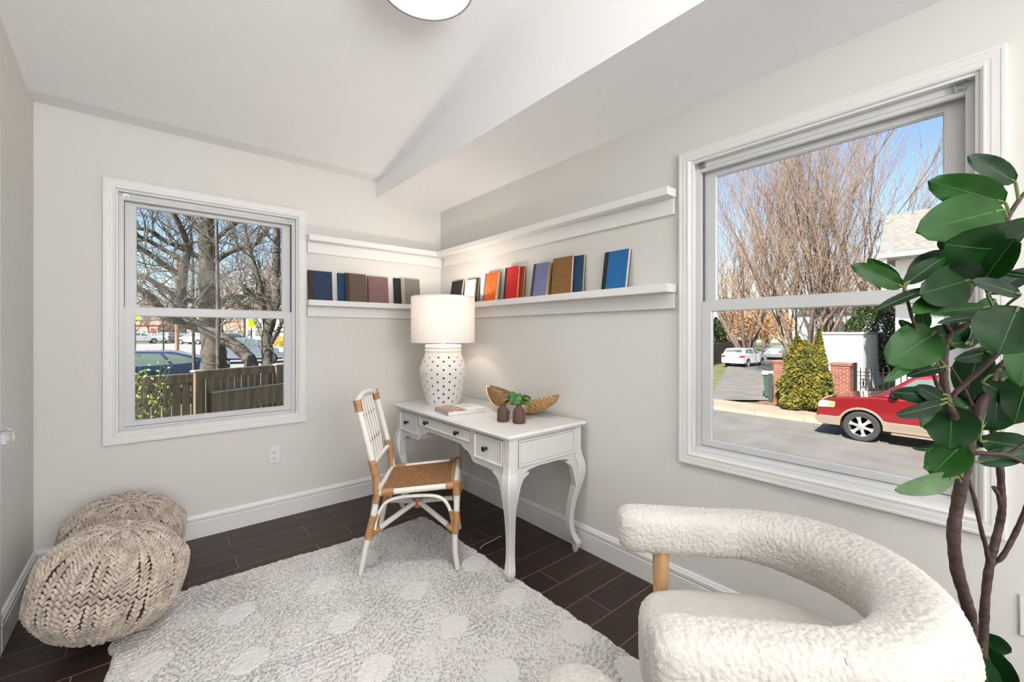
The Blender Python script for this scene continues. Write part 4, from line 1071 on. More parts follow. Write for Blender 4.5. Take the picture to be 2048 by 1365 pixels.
# footstool peeping in at the bottom edge
OT = (.775, .668)
ot = thing('boucle_ottoman', 'white fluffy ottoman just peeping in at the bottom edge of the room view', 'ottoman', (OT[0], OT[1], .018))
nA = 240; rows = []
for q in np.linspace(-np.pi/2, np.pi/2, 120):
    cq = abs(math.cos(q))**.7; sq_ = math.copysign(abs(math.sin(q))**.75, math.sin(q))
    rows.append([(.13*cq*math.cos(a), .13*cq*math.sin(a), .255+.165*sq_) for a in np.arange(nA)*2*np.pi/nA])
P = np.array(rows); Nn = P-np.array([0, 0, .255]); Nn /= np.linalg.norm(Nn, axis=2, keepdims=True)
V = fuzz(P.reshape(-1, 3), Nn.reshape(-1, 3), .007, 80); I, Kk = np.meshgrid(np.arange(119), np.arange(nA), indexing='ij'); I = I.ravel(); Kk = Kk.ravel()
npmesh('cushion', V, np.stack([I*nA+Kk, I*nA+(Kk+1) % nA, (I+1)*nA+(Kk+1) % nA, (I+1)*nA+Kk], -1), BOU, ot)
for k in range(4):
    a = PI/4+k*PI/2; MB().tube([(.11*math.cos(a), .11*math.sin(a), 0), (.08*math.cos(a), .08*math.sin(a), .12)], [.012, .017], 12).build('leg', OAK, ot)

# ================================================================== CEILING LIGHT
cl = thing('ceiling_light', 'round white drum ceiling light hanging at the top edge of the view', 'lamp', (0, 0, 0))
zL = 2.628
cpt = (.818, 1.490); cl.location = (cpt[0], cpt[1], zL)
m, n, b = node_mat('opal_diffuser'); b.inputs['Base Color'].default_value = (.9, .9, .88, 1); b.inputs['Emission Color'].default_value = (1, .985, .95, 1); b.inputs['Emission Strength'].default_value = .7; b.inputs['Roughness'].default_value = .6
RD = .184
MB().lathe([(0, .004), (RD-.004, .004), (RD-.004, .009), (0, .009)], 64).build('diffuser', m, cl, 30)
MB().lathe([(RD-.005, 0), (RD, 0), (RD, .006), (RD-.005, .006)], 64, closed=True).build('trim_ring', mat('dark_ring', (120, 116, 110), .4, .6), cl, 30)
MB().lathe([(RD-.002, .006), (RD, .006), (RD, .085), (RD-.002, .085)], 64, closed=True).lathe([(0, .080), (RD-.002, .080), (RD-.002, .085), (0, .085)], 64).build('drum_shade', mat('white_drum', (236, 234, 228), .7), cl, 30)
MB().lathe([(0, .085), (.05, .085), (.05, .118), (0, .118)], 32).build('canopy', MT['trim'], cl, 40)
ar = bpy.data.lights.new('ceiling_light_glow', 'AREA'); ar.shape = 'DISK'; ar.size = .3; ar.energy = 5.5; ar.spread = math.radians(105); ar.color = (1, .98, .96)
ao = bpy.data.objects.new('ceiling_light_glow', ar); COL.objects.link(ao); ao.location = (cpt[0], cpt[1], zL-.003)

# ================================================================== TALL RUBBER PLANT
BARK = mat('brown_bark', (66, 48, 43), .7, bump=.9, bscale=26, bdetail=5, var=.35, vscale=24, bdist=.006, stretch=(1, 1, 2.4))
LF = mat('rubber_leaf', (16, 54, 18), .42, var=.3, vscale=14, spec=.28, bump=.15, bscale=30)
LF2 = mat('rubber_leaf_bright', (28, 76, 18), .42, var=.25, vscale=14, spec=.28, bump=.15, bscale=30)
LU = mat('rubber_leaf_deep', (14, 42, 26), .38, var=.3, vscale=16, spec=.35, bump=.15, bscale=30)
LB = mat('leaf_underside', (74, 104, 66), .55, var=.2, vscale=20)
for mm_ in (LF, LF2, LU):
    n = mm_.node_tree; b = n.nodes['Principled BSDF']; out = [x for x in n.nodes if x.type == 'OUTPUT_MATERIAL'][0]
    tr = N(n, 'ShaderNodeBsdfTranslucent'); tr.inputs[0].default_value = (*lin((96, 160, 30)), 1); mxs = N(n, 'ShaderNodeMixShader'); mxs.inputs[0].default_value = .2
    n.links.new(b.outputs[0], mxs.inputs[1]); n.links.new(tr.outputs[0], mxs.inputs[2]); n.links.new(mxs.outputs[0], out.inputs[0])
tb = at(1950, 1270, 1.13)
tp = thing('rubber_tree', 'tall green rubber tree with brown stems in front of the right window', 'plant', (tb[0], tb[1], 0))
def A(x, y, t): p = at(x, y, t); return Vector((p[0]-tb[0], p[1]-tb[1], p[2]))
base = Vector((0, 0, .30))
def stemP(name, pts, r): mb = MB(); P = bez(pts, 7); R = lerp_list(r, len(P)); R = [q*.60*(1+.05*math.sin(i*1.9)+.04*math.sin(i*.7)) for i, q in enumerate(R)]; mb.tube(P, R, 14); return mb.build(name, BARK, tp, 60)
stemP('trunk', [base+Vector((-.02, .01, 0)), A(1943, 1260, 1.10), A(1931, 1200, 1.08), A(1914, 1140, 1.07), A(1907, 1070, 1.06), A(1914, 1015, 1.06), A(1925, 958, 1.05), A(1936, 905, 1.04), A(1923, 872, 1.03), A(1909, 837, 1.02), A(1895, 805, 1.01), A(1888, 765, 1.0), A(1887, 723, 1.0), A(1893, 680, 1.0), A(1905, 655, .99), A(1922, 616, .99), A(1938, 581, .98), A(1955, 550, .98), A(1978, 510, .97), A(2000, 472, .97), A(2017, 434, .96), A(2037, 402, .96), A(2062, 372, .96)],
      [.020, .021, .022, .022, .0215, .021, .021, .0205, .020, .0155, .015, .0145, .014, .0135, .0135, .012, .0115, .011, .010, .009, .008, .007, .006])
stemP('trunk', [base+Vector((.02, -.01, 0)), A(1967, 1270, 1.15), A(1970, 1207, 1.15), A(1977, 1145, 1.15), A(1988, 1095, 1.15), A(1999, 1050, 1.15), A(2004, 1020, 1.14), A(2003, 985, 1.14), A(1999, 930, 1.13), A(1985, 860, 1.12), A(1975, 800, 1.1)], [.017, .017, .016, .0155, .015, .0145, .014, .0135, .013, .011, .009])
B = [([A(1979, 1130, 1.15), A(1972, 1095, 1.14), A(1963, 1062, 1.13), A(1950, 1002, 1.12), A(1938, 965, 1.11), A(1926, 915, 1.09), A(1945, 850, 1.08)], [.010, .0085, .008, .0075, .007, .006]),
     ([A(1978, 1135, 1.15), A(1990, 1124, 1.15), A(2006, 1112, 1.14), A(2034, 1060, 1.13), A(2055, 1010, 1.12), A(2080, 950, 1.1)], [.011, .0105, .010, .0095, .009]),
     ([A(2000, 1008, 1.14), A(1996, 990, 1.12), A(1988, 976, 1.10)], [.008, .0075, .0085]),
     ([A(1936, 905, 1.04), A(1943, 873, 1.05), A(1956, 832, 1.06), A(1970, 790, 1.07), A(1994, 747, 1.08), A(2023, 717, 1.08), A(2070, 690, 1.08)], [.019, .0185, .018, .0175, .0165, .0155]),
     ([A(1899, 800, 1.01), A(1912, 785, 1.0), A(1926, 772, 1.0), A(1967, 735, 1.0), A(2014, 694, 1.0), A(2060, 682, 1.0)], [.009, .0095, .0095, .009, .0085]),
     ([A(1938, 912, 1.04), A(1950, 907, 1.03), A(1985, 908, 1.02), A(2014, 911, 1.02), A(2060, 932, 1.02)], [.010, .0085, .0075, .006]),
     ([A(2012, 910, 1.02), A(2023, 905, 1.02), A(2060, 880, 1.01)], [.006, .0055]),
     ([A(1941, 838, 1.06), A(1944, 815, 1.08), A(1950, 790, 1.09), A(1962, 747, 1.1), A(1973, 708, 1.1), A(1980, 672, 1.1)], [.0095, .009, .0085, .008]),
     ([A(1903, 662, .99), A(1915, 657, .98), A(1930, 650, .97), A(1958, 643, .96), A(1990, 630, .95)], [.009, .0085, .008, .007]),
     ([A(1902, 664, .99), A(1893, 652, .98), A(1886, 644, .975)], [.0085, .007, .0065]),
     ([A(1889, 795, 1.01), A(1883, 785, 1.0), A(1873, 767, .99), A(1859, 723, .98), A(1844, 694, .97), A(1827, 645, .96), A(1817, 610, .95), A(1808, 578, .94)], [.0065, .007, .0065, .006, .0055, .005]),
     ([A(1945, 812, 1.0), A(1935, 790, 1.0), A(1918, 760, 1.0), A(1902, 735, 1.0)], [.006, .005, .004]),
     ([A(1960, 555, .98), A(1975, 585, .99), A(1987, 612, 1.0), A(1995, 640, 1.0)], [.006, .0055, .005])]
for P_, R_x in B: stemP('branch', P_, R_x)
# leaves: stalk point, blade base, blade tip (pixels + depth), width as a share of length, roll, material
LV = [((2037, 402, .96), (2030, 365, .96), (1952, 312, .95), .42, -.5, 1), ((2019, 430, .96), (2008, 405, .96), (1874, 366, .93), .40, .1, 1),
      ((2015, 440, .96), (2005, 420, .96), (1870, 450, .91), .52, -.25, 1), ((1950, 555, .98), (1930, 500, 1.02), (1880, 480, 1.03), .85, .2, 1),
      ((1955, 548, .98), (1952, 500, 1.0), (2000, 436, 1.02), .34, .9, 1), ((1955, 550, .97), (1968, 560, .95), (2022, 480, .90), .70, -.4, 0),
      ((1960, 545, .97), (2020, 500, .95), (1918, 500, .89), .75, .5, 0), ((1808, 578, .94), (1806, 574, .94), (1714, 532, .93), .36, .3, 1),
      ((1808, 578, .94), (1800, 560, .95), (1736, 520, .97), .34, .1, 1), ((1808, 580, .94), (1810, 570, .94), (1888, 510, .92), .42, -.4, 0),
      ((1808, 582, .94), (1820, 562, .94), (1886, 492, .96), .36, .2, 2), ((1812, 592, .94), (1865, 575, .93), (1757, 610, .90), .17, .7, 2),
      ((1945, 570, .98), (1945, 570, .96), (1885, 545, .92), .72, .1, 2), ((1938, 590, .98), (1938, 560, .95), (1858, 585, .90), .62, -.2, 0),
      ((1925, 600, .98), (1905, 575, .96), (1836, 620, .92), .36, .4, 1), ((1942, 578, .98), (2000, 545, .94), (2060, 555, .92), .3, .3, 2),
      ((1990, 635, .97), (1975, 590, .95), (2075, 530, .94), .35, .3, 2), ((1990, 640, .97), (2040, 590, .9), (1960, 560, .88), .3, .6, 2),
      ((1995, 640, .97), (2035, 615, .88), (2000, 700, .85), .95, .0, 1), ((1970, 640, .97), (1975, 615, .95), (1876, 622, .93), .22, .3, 1),
      ((1960, 645, .97), (1990, 600, .98), (1950, 640, .96), .5, .4, 1), ((1960, 640, .96), (1978, 630, .93), (1886, 640, .90), .16, .6, 2),
      ((1865, 735, .98), (1850, 660, .97), (1842, 618, .97), .60, .2, 1), ((1862, 735, .98), (1872, 665, .96), (1790, 720, .94), .75, -.1, 1),
      ((1862, 735, .98), (1838, 670, .97), (1801, 644, .97), .42, .2, 1), ((1880, 740, .99), (1850, 672, .98), (1905, 670, .99), .7, .2, 0),
      ((1893, 735, .99), (1850, 700, .97), (1786, 760, .93), .22, .5, 1), ((1893, 740, .99), (1885, 735, .98), (1824, 745, .95), .30, .6, 2),
      ((1905, 690, .99), (1893, 690, 1.0), (1955, 680, 1.02), .36, .4, 0), ((1930, 690, 1.0), (1940, 690, 1.0), (1975, 640, 1.02), .34, .8, 2),
      ((1902, 800, 1.0), (1884, 790, .99), (1800, 790, .95), .30, .4, 2), ((1902, 805, 1.0), (1884, 800, .98), (1838, 775, .96), .42, .3, 2),
      ((1900, 812, 1.0), (1886, 808, .98), (1806, 832, .93), .24, .5, 2), ((1920, 840, 1.03), (1905, 812, 1.04), (1900, 890, .98), .8, .0, 1),
      ((1935, 870, 1.04), (1935, 815, 1.05), (1857, 850, 1.02), .80, .1, 1), ((1928, 895, 1.04), (1925, 890, 1.03), (1866, 945, 1.02), .75, .1, 1),
      ((1925, 950, 1.04), (1905, 895, 1.05), (1835, 900, 1.04), .18, .4, 1), ((1925, 955, 1.04), (1890, 930, 1.04), (1853, 935, 1.03), .5, .3, 1),
      ((1922, 965, 1.04), (1910, 955, 1.03), (1815, 985, .97), .26, .5, 3), ((1940, 930, 1.05), (1955, 925, 1.05), (2060, 905, 1.02), .42, .0, 1),
      ((1945, 915, 1.05), (1955, 895, 1.07), (1980, 870, 1.07), .55, .2, 1), ((1975, 790, 1.08), (1960, 880, 1.05), (2075, 900, 1.05), .45, .2, 0),
      ((1975, 800, 1.08), (1960, 860, 1.06), (2030, 780, 1.08), .55, .1, 0), ((2000, 740, 1.04), (2000, 760, 1.0), (2060, 740, 1.0), .6, .2, 0),
      ((1990, 750, 1.04), (1966, 765, .98), (2062, 820, .93), .50, .2, 0), ((2040, 700, 1.0), (2060, 740, .95), (2030, 840, .92), .5, .1, 1),
      ((2030, 690, 1.0), (2065, 650, .95), (2048, 760, .9), .5, .2, 1), ((1975, 700, 1.1), (1960, 700, 1.1), (1930, 790, 1.08), .6, .2, 0),
      ((1975, 700, 1.1), (1990, 700, 1.1), (1925, 720, 1.07), .32, .5, 2), ((1960, 750, 1.1), (1965, 760, 1.1), (1915, 830, 1.08), .5, .2, 0),
      ((1985, 760, 1.08), (1995, 770, 1.06), (1990, 860, 1.05), .75, .2, 2), ((2000, 740, 1.08), (2020, 740, 1.06), (2060, 840, 1.04), .7, .1, 2),
      ((1972, 1270, 1.15), (1968, 1265, 1.16), (1997, 1325, 1.17), .75, .1, 0), ((1970, 1290, 1.15), (1966, 1290, 1.16), (2010, 1390, 1.14), .7, .2, 0),
      ((1965, 1300, 1.13), (1955, 1310, 1.1), (1990, 1400, 1.05), .6, .1, 0), ((1980, 680, 1.1), (1985, 670, 1.1), (2055, 660, 1.1), .5, .1, 0), ((1940, 640, 1.0), (1935, 650, 1.02), (1890, 700, 1.03), .5, .2, 0),
      ((2000, 470, .97), (2010, 450, .97), (2070, 440, .96), .35, .2, 1)]
VEIN = mat('leaf_vein', (62, 112, 44), .4)
for i, (s0, b0_, t0_, ws, roll, mi) in enumerate(LV):
    S0, B0, T0 = A(*s0), A(*b0_), A(*t0_); d = T0-B0; L = d.length
    mb = MB(); rr2 = random.Random(i)
    view = (Vector((tb[0], tb[1], 0))+B0-Vector(CP)).normalized()
    nrm = -view; nrm = (nrm-d.normalized()*nrm.dot(d.normalized())).normalized()
    nrm = Matrix.Rotation(roll*(1 if i % 2 else -1), 3, d.normalized()) @ nrm
    lm = leafmesh(L*1.03, L*ws, .10, .06+.08*rr2.random(), 14, 'oval', .0007, .03, i)
    # curl so that the blade starts and ends on the chosen points
    orient(lm, B0, d, nrm)
    nrow = 15
    V_ = []; F_ = []
    for rr_i in range(nrow):
        c_ = Vector(lm.v[rr_i*9+4]); a_ = Vector(lm.v[rr_i*9+3]); e_v = Vector(lm.v[rr_i*9+5]); sd = (e_v-a_); sd = sd.normalized() if sd.length > 1e-6 else Vector((0, 0, 0))
        nn_ = d.normalized().cross(sd) if sd.length > 0 else nrm
        hw_ = .0008*(1-.7*rr_i/nrow)
        V_ += [tuple(c_-sd*hw_*1.6-nn_*.0002), tuple(c_+nn_*.0009), tuple(c_+sd*hw_*1.6-nn_*.0002)]
    for rr_i in range(nrow-1):
        for c0 in (0, 1): F_.append((rr_i*3+c0, rr_i*3+c0+1, rr_i*3+3+c0+1, rr_i*3+3+c0))
    lm.add(V_, F_, 1)
    lo = lm.build('leaf', [(LF, LF2, LU, LB)[mi if mi != 1 else (1 if i % 3 else 0)], VEIN], tp, 180)
    st = MB(); st.tube(bez([S0, (S0+B0)/2+Vector((0, 0, .006)), B0, B0+d*.12], 4), [.0030]*9+[.0026]*4, 6)
    st.build('leaf_stalk', STG, lo)
pot = MB(); pot.lathe([(0, 0), (.095, 0), (.10, .004), (.125, .25), (.128, .30), (.134, .305), (.134, .32), (.122, .32), (.118, .29), (0, .285)], 48); pot.build('pot', mat('grey_planter', (120, 118, 114), .6), tp, 40)
MB().lathe([(0, .298), (.118, .292)], 32).build('soil', bpy.data.materials['soil'], tp)

# ================================================================== OUTDOORS: GROUND
def sst(a, b, x):
    t = min(1, max(0, (x-a)/(b-a))); return t*t*(3-2*t)
ZEAST = -1.65
def gz(x, y):
    a = math.degrees(math.atan2(y, x)) if (abs(x)+abs(y)) > .01 else 45
    zn = -.80+.0086*min(70, max(0, y-17)); s = sst(34, 70, a) if y > 0 else 0
    if x < 0 and y > 0: s = 1
    return ZEAST*(1-s)+zn*s
def gat(px, t):
    d = ray(px, HY); p = d*t; return p[0], p[1]
GRASS = mat('winter_lawn', (122, 118, 78), .95, bump=.8, bscale=12, col2=(92, 104, 58), vscale=.8, bdist=.03)
ASPH = mat('asphalt', (118, 114, 108), .9, bump=.5, bscale=40, var=.12, vscale=1.2, bdist=.004)
ASPHN = mat('pale_asphalt', (150, 148, 146), .9, bump=.3, bscale=20, var=.08, vscale=.5)
CONC = mat('sidewalk_concrete', (164, 146, 126), .9, bump=.4, bscale=30, var=.12, vscale=1.5)
DIRT = mat('leaf_litter', (140, 112, 84), .95, bump=.8, bscale=20, col2=(104, 82, 58), vscale=5, bdist=.02)
g = MB(); gr_ = []
xs_ = [-40+2.*i for i in range(95)]; ys_ = [-40+2.*i for i in range(95)]
for y in ys_: gr_.append([(x, y, gz(x, y)-.03-(0.15 if (-2 < x < 4 and -5 < y < 5) else 0)) for x in xs_])
g.grid(gr_).build('ground', GRASS, smooth=180, kind='structure')
def sheet(name, x0, x1, y0, y1, dz, m_, step=1.5, th=0.):
    nx_ = max(1, int((x1-x0)/step)); ny_ = max(1, int((y1-y0)/step)); rows = []
    for j in range(ny_+1):
        y = y0+(y1-y0)*j/ny_; rows.append([(x0+(x1-x0)*i/nx_, y, gz(x0+(x1-x0)*i/nx_, y)+dz) for i in range(nx_+1)])
    g = MB(); g.grid(rows)
    if th:
        g.add([(x0, y0, gz(x0, y0)+dz), (x0, y1, gz(x0, y1)+dz), (x0, y1, gz(x0, y1)-.1), (x0, y0, gz(x0, y0)-.1)], [(0, 1, 2, 3)])
    return g.build(name, m_, smooth=0, kind='structure')
sheet('road_east', 6.0, 16.45, -30, 12, .0, ASPH)
sk = MB()
yy = -24.
while yy < 12:
    sk.bbox(16.4, 18.3, yy, yy+1.49, ZEAST-.1, ZEAST+.12, .012); yy += 1.5
sk.build('sidewalk', CONC, smooth=0, kind='structure')
sheet('verge', 18.3, 26, -20, 7.0, .03, DIRT)
sheet('forecourt', 19.9, 24, -9, 4.6, .06, mat('pale_forecourt', (200, 190, 172), .9, var=.06, vscale=1.))
# driveway running away between the fence and the hedge
dv = MB(); A0, A1 = gat(1418, 18.2), gat(1556, 18.1); B0, B1 = gat(1470, 62), gat(1600, 62)
rows = []
for i in range(25):
    f = i/24; rows.append([(A0[0]*(1-f)+B0[0]*f, A0[1]*(1-f)+B0[1]*f, 0), (A1[0]*(1-f)+B1[0]*f, A1[1]*(1-f)+B1[1]*f, 0)])
rows = [[(x, y, gz(x, y)+.07) for x, y, _ in [tuple(np.array(r_[0])*(1-k/8)+np.array(r_[1])*(k/8)) for k in range(9)]] for r_ in rows]
dv.grid(rows).build('driveway', ASPH, smooth=0, kind='structure')
sheet('leafy_bank', 24, 70, 18.5, 34, .04, DIRT, 3)
sheet('road_north', -40, 60, 24, 80, .02, ASPHN, 4)
sheet('kerb_strip', -30, 30, 22.6, 24, .08, mat('pink_kerb', (198, 178, 166), .9), 3)

# ================================================================== VEHICLES
TYRE = mat('tyre_rubber', (46, 46, 46), .8); ALLOY = mat('alloy_wheel', (206, 208, 210), .3, .8); BLK = mat('black_trim', (26, 26, 28), .5)
CGL = mat('car_glass', (96, 110, 104), .08, spec=.8); HLG = mat('headlight_glass', (226, 222, 206), .1, coat=1); AMB = mat('amber_lens', (230, 150, 40), .2); TLG = mat('taillight_red', (196, 34, 28), .2)
INT = mat('car_interior', (60, 56, 54), .9)
def paint(name, c, metal=.35): return mat('car_paint_'+name, c, .28, metal, coat=1., spec=.5)
def arc(cx, cz, r, a0, a1, n=12): return [(cx+r*math.cos(a0+(a1-a0)*k/n), cz+r*math.sin(a0+(a1-a0)*k/n)) for k in range(n+1)]
KIND = {
 'suv': dict(L=5.2, w=.99, H=1.93, wr=.40, fx=1.62, rx=-1.42, zb=.36, zc=.60, nose=[(2.50, .36), (2.60, .44), (2.63, .60), (2.61, .74), (2.56, .98), (2.42, 1.08), (2.05, 1.155), (1.30, 1.235)], tail=[(-2.48, 1.26), (-2.57, 1.2), (-2.60, .8), (-2.60, .55), (-2.52, .46)],
   cab=[(1.34, 1.22), (.62, 1.80), (.40, 1.87), (-2.15, 1.90), (-2.35, 1.86), (-2.50, 1.25)], win=[[(1.10, 1.27), (.56, 1.74), (.15, 1.77), (.12, 1.27)], [(.04, 1.27), (.04, 1.77), (-.86, 1.78), (-.90, 1.27)], [(-1.0, 1.27), (-.98, 1.78), (-2.1, 1.78), (-2.25, 1.27)]], tw=.16),
 'sedan': dict(L=4.85, w=.92, H=1.44, wr=.335, fx=1.42, rx=-1.40, zb=.30, zc=.34, nose=[(2.34, .32), (2.42, .42), (2.41, .60), (2.32, .72), (1.9, .84), (1.10, .95)], tail=[(-1.85, 1.06), (-2.28, 1.05), (-2.42, .97), (-2.40, .60), (-2.42, .45), (-2.34, .32)],
   cab=[(1.12, .93), (.30, 1.34), (-.10, 1.42), (-1.05, 1.385), (-1.85, 1.14), (-2.0, 1.05)], win=[[(.90, .99), (.30, 1.28), (-.10, 1.345), (-.12, .99)], [(-.20, 1.0), (-.18, 1.35), (-.72, 1.345), (-.98, 1.02)], [(-1.05, 1.03), (-.80, 1.345), (-1.10, 1.30), (-1.62, 1.13), (-1.50, 1.06)]], tw=.20),
 'crossover': dict(L=4.55, w=.92, H=1.68, wr=.36, fx=1.38, rx=-1.34, zb=.36, zc=.56, nose=[(2.18, .40), (2.27, .5), (2.27, .72), (2.20, .90), (1.8, 1.02), (1.05, 1.10)], tail=[(-2.10, 1.16), (-2.24, 1.08), (-2.25, .8), (-2.28, .6), (-2.2, .40)],
   cab=[(1.08, 1.08), (.30, 1.58), (-.10, 1.66), (-1.70, 1.62), (-1.92, 1.56), (-2.12, 1.15)], win=[[(.86, 1.13), (.28, 1.50), (-.05, 1.56), (-.08, 1.13)], [(-.16, 1.14), (-.14, 1.56), (-.92, 1.55), (-1.0, 1.16)], [(-1.08, 1.18), (-1.0, 1.54), (-1.45, 1.52), (-1.62, 1.25)]], tw=.20)}
def car(label, kind, pnt, x, y, rz, lower=None, group=None, full=True, z=None, bumper=None):
    K = KIND[kind]; w = K['w']; t = thing('car', label, 'car', (x, y, (gz(x, y) if z is None else z)+.001), rz, group)
    ar_ = K['wr']+.055; zb = K['zb']; fx, rx = K['fx'], K['rx']; a0 = math.asin((zb-K['wr'])/ar_)
    bot = [(K['tail'][-1][0], zb)]+arc(rx, K['wr'], ar_, PI-a0, a0)+arc(fx, K['wr'], ar_, PI-a0, a0)+[(K['nose'][0][0], zb)]
    poly = bot+K['nose']+K['tail']
    b = MB(); b.prism(poly, -w, w, 'y'); o = b.build('body', pnt, t, 0)
    md = o.modifiers.new('bev', 'BEVEL'); md.width = .045; md.segments = 3; md.limit_method = 'ANGLE'; md.angle_limit = math.radians(50)
    for p_ in o.data.polygons: p_.use_smooth = True
    o.data.set_sharp_from_angle(angle=math.radians(35))
    if lower:
        zc = K['zc']; z1 = zc+.005
        lp = bot+[(K['nose'][0][0]+.02, K['nose'][0][1]), (K['nose'][1][0]+.03, K['nose'][1][1]), (K['nose'][2][0]+.03, z1-.05), (K['nose'][2][0]-.10, z1)]
        # arch tops rise over the cladding line
        lp += [(fx+ar_+.10, z1)]+arc(fx, K['wr'], ar_+.060, .45, PI-.45, 12)+[(fx-ar_-.10, z1), (rx+ar_+.10, z1)]+arc(rx, K['wr'], ar_+.060, .45, PI-.45, 12)+[(rx-ar_-.10, z1), (K['tail'][-1][0]-.04, z1), (K['tail'][-1][0]-.06, zb)]
        for s in (1, -1):
            b = MB(); b.prism(lp, s*(w-.04), s*(w+.018), 'y'); q = b.build('lower_cladding', lower, t, 0); md = q.modifiers.new('bev', 'BEVEL'); md.width = .012; md.segments = 2; md.limit_method = 'ANGLE'
        b = MB(); b.prism([(K['nose'][0][0]-.1, zb), (K['nose'][1][0]+.02, K['nose'][1][1]), (K['nose'][2][0]+.035, z1-.05), (K['nose'][2][0]-.1, z1)], -w+.02, w-.02, 'y'); b.build('front_bumper', lower, t, 0)
    # cabin with sides leaning in
    cb = K['cab']; z0c = cb[0][1]; zt = max(p[1] for p in cb); V = []
    hw = lambda z: w-.045-K['tw']*max(0, (z-z0c))/(zt-z0c)
    for s in (-1, 1): V += [(p, s*hw(q), q) for p, q in cb]
    n_ = len(cb); F = [tuple(range(n_)), tuple(range(2*n_-1, n_-1, -1))]+[((i+1) % n_, i, i+n_, (i+1) % n_+n_) for i in range(n_)]
    b = MB(); b.add(V, F); o = b.build('cabin', pnt, t, 0); md = o.modifiers.new('bev', 'BEVEL'); md.width = .05; md.segments = 3; md.limit_method = 'ANGLE'; md.angle_limit = math.radians(20)
    for p_ in o.data.polygons: p_.use_smooth = True
    for s in (-1, 1):
        for wv in K['win']:
            b = MB(); V = [(p, s*(hw(q)+.004), q) for p, q in wv]+[(p, s*(hw(q)-.02), q) for p, q in wv]; m_ = len(wv)
            b.add(V, [tuple(range(m_)), tuple(range(2*m_-1, m_-1, -1))]+[((i+1) % m_, i, i+m_, (i+1) % m_+m_) for i in range(m_)]); b.build('side_window', CGL, t, 0)
    def slope_glass(nm, pA, pB, ins0, ins1):
        # glass lying on the cabin slope between two profile points
        A_ = np.array(pA); B_ = np.array(pB); d_ = B_-A_; nn_ = np.array([d_[1], -d_[0]]); nn_ = nn_/np.linalg.norm(nn_)
        if nn_[1] < 0: nn_ = -nn_
        P0 = A_+d_*ins0+nn_*.006; P1 = A_+d_*ins1+nn_*.006; b = MB(); V = []
        for off_ in (0, -.02):
            for (P, s) in ((P0, -1), (P0, 1), (P1, 1), (P1, -1)): q = P+nn_*off_; V.append((q[0], s*(hw(P[1])-.07), q[1]))
        b.add(V, [(0, 1, 2, 3), (7, 6, 5, 4), (0, 4, 5, 1), (1, 5, 6, 2), (2, 6, 7, 3), (3, 7, 4, 0)]); return b.build(nm, CGL, t, 0)
    slope_glass('windshield', cb[0], cb[1], .08, .95)
    slope_glass('rear_window', cb[-2], cb[-1], .08 if kind != 'sedan' else -1.0, .62 if kind != 'sedan' else .3)
    for (wx_, nm) in ((fx, 'f'), (rx, 'r')):
        for s in (-1, 1):
            wr = K['wr']; T0 = MB(); q = [(wr*.66, -.10), (wr*.90, -.112), (wr*.985, -.095), (wr, -.06), (wr, .06), (wr*.985, .095), (wr*.90, .112), (wr*.66, .10)]
            T0.lathe([(r_, yv) for r_, yv in q], 40, (0, 0, 0), ax='y', closed=True); T0.v = [(x_+wx_, y_+s*(w-.115), z_+wr) for x_, y_, z_ in T0.v]
            wo_ = T0.build('wheel', TYRE, t, 30)
            R0 = MB(); yo = s*(w-.115+.0); sg = s
            R0.lathe([(wr*.60, sg*.02), (wr*.655, sg*.098), (wr*.68, sg*.10), (wr*.68, -sg*.08), (wr*.64, -sg*.08)], 36, ax='y', closed=True)
            R0.lathe([(0, sg*.05), (wr*.16, sg*.062), (wr*.19, sg*.098), (wr*.12, sg*.106), (0, sg*.108)], 20, ax='y')
            ns_ = 6 if kind == 'suv' else 5
            for k in range(ns_):
                a = 2*PI*k/ns_+.3; ca_, sa_ = math.cos(a), math.sin(a); V = []
                for (rr_, hw_, yy_) in ((wr*.14, wr*.10, .100), (wr*.40, wr*.085, .086), (wr*.66, wr*.15, .092)):
                    for (e, dy) in ((-1, 0), (1, 0), (1, -.03), (-1, -.03)): V.append((rr_*ca_-e*hw_*sa_, sg*(yy_+dy), rr_*sa_+e*hw_*ca_))
                R0.add(V, [(0, 1, 5, 4), (4, 5, 9, 8), (1, 2, 6, 5), (5, 6, 10, 9), (3, 0, 4, 7), (7, 4, 8, 11), (2, 3, 7, 6), (6, 7, 11, 10)])
            R0.v = [(x_+wx_, y_+yo, z_+wr) for x_, y_, z_ in R0.v]; R0.build('rim', ALLOY, wo_, 30)
            D0 = MB(); D0.lathe([(0, sg*.01), (wr*.66, sg*.01)], 24, ax='y'); D0.lathe([(ar_-.0, -.02), (ar_-.0, -.22), (0, -.22)], 20, ax='y') if False else None; D0.v = [(x_+wx_, y_+yo, z_+wr) for x_, y_, z_ in D0.v]; D0.build('brake_disc', BLK, wo_, 0)
    b = MB(); b.box(K['tail'][-1][0]+.15, K['nose'][0][0]-.15, -w+.26, w-.26, zb-.10, zb+.25); b.build('underbody', BLK, t, 0)
    nz_ = K['nose']; zl = .66*K['nose'][2][1]+.34*K['nose'][4][1] if kind != 'suv' else .91
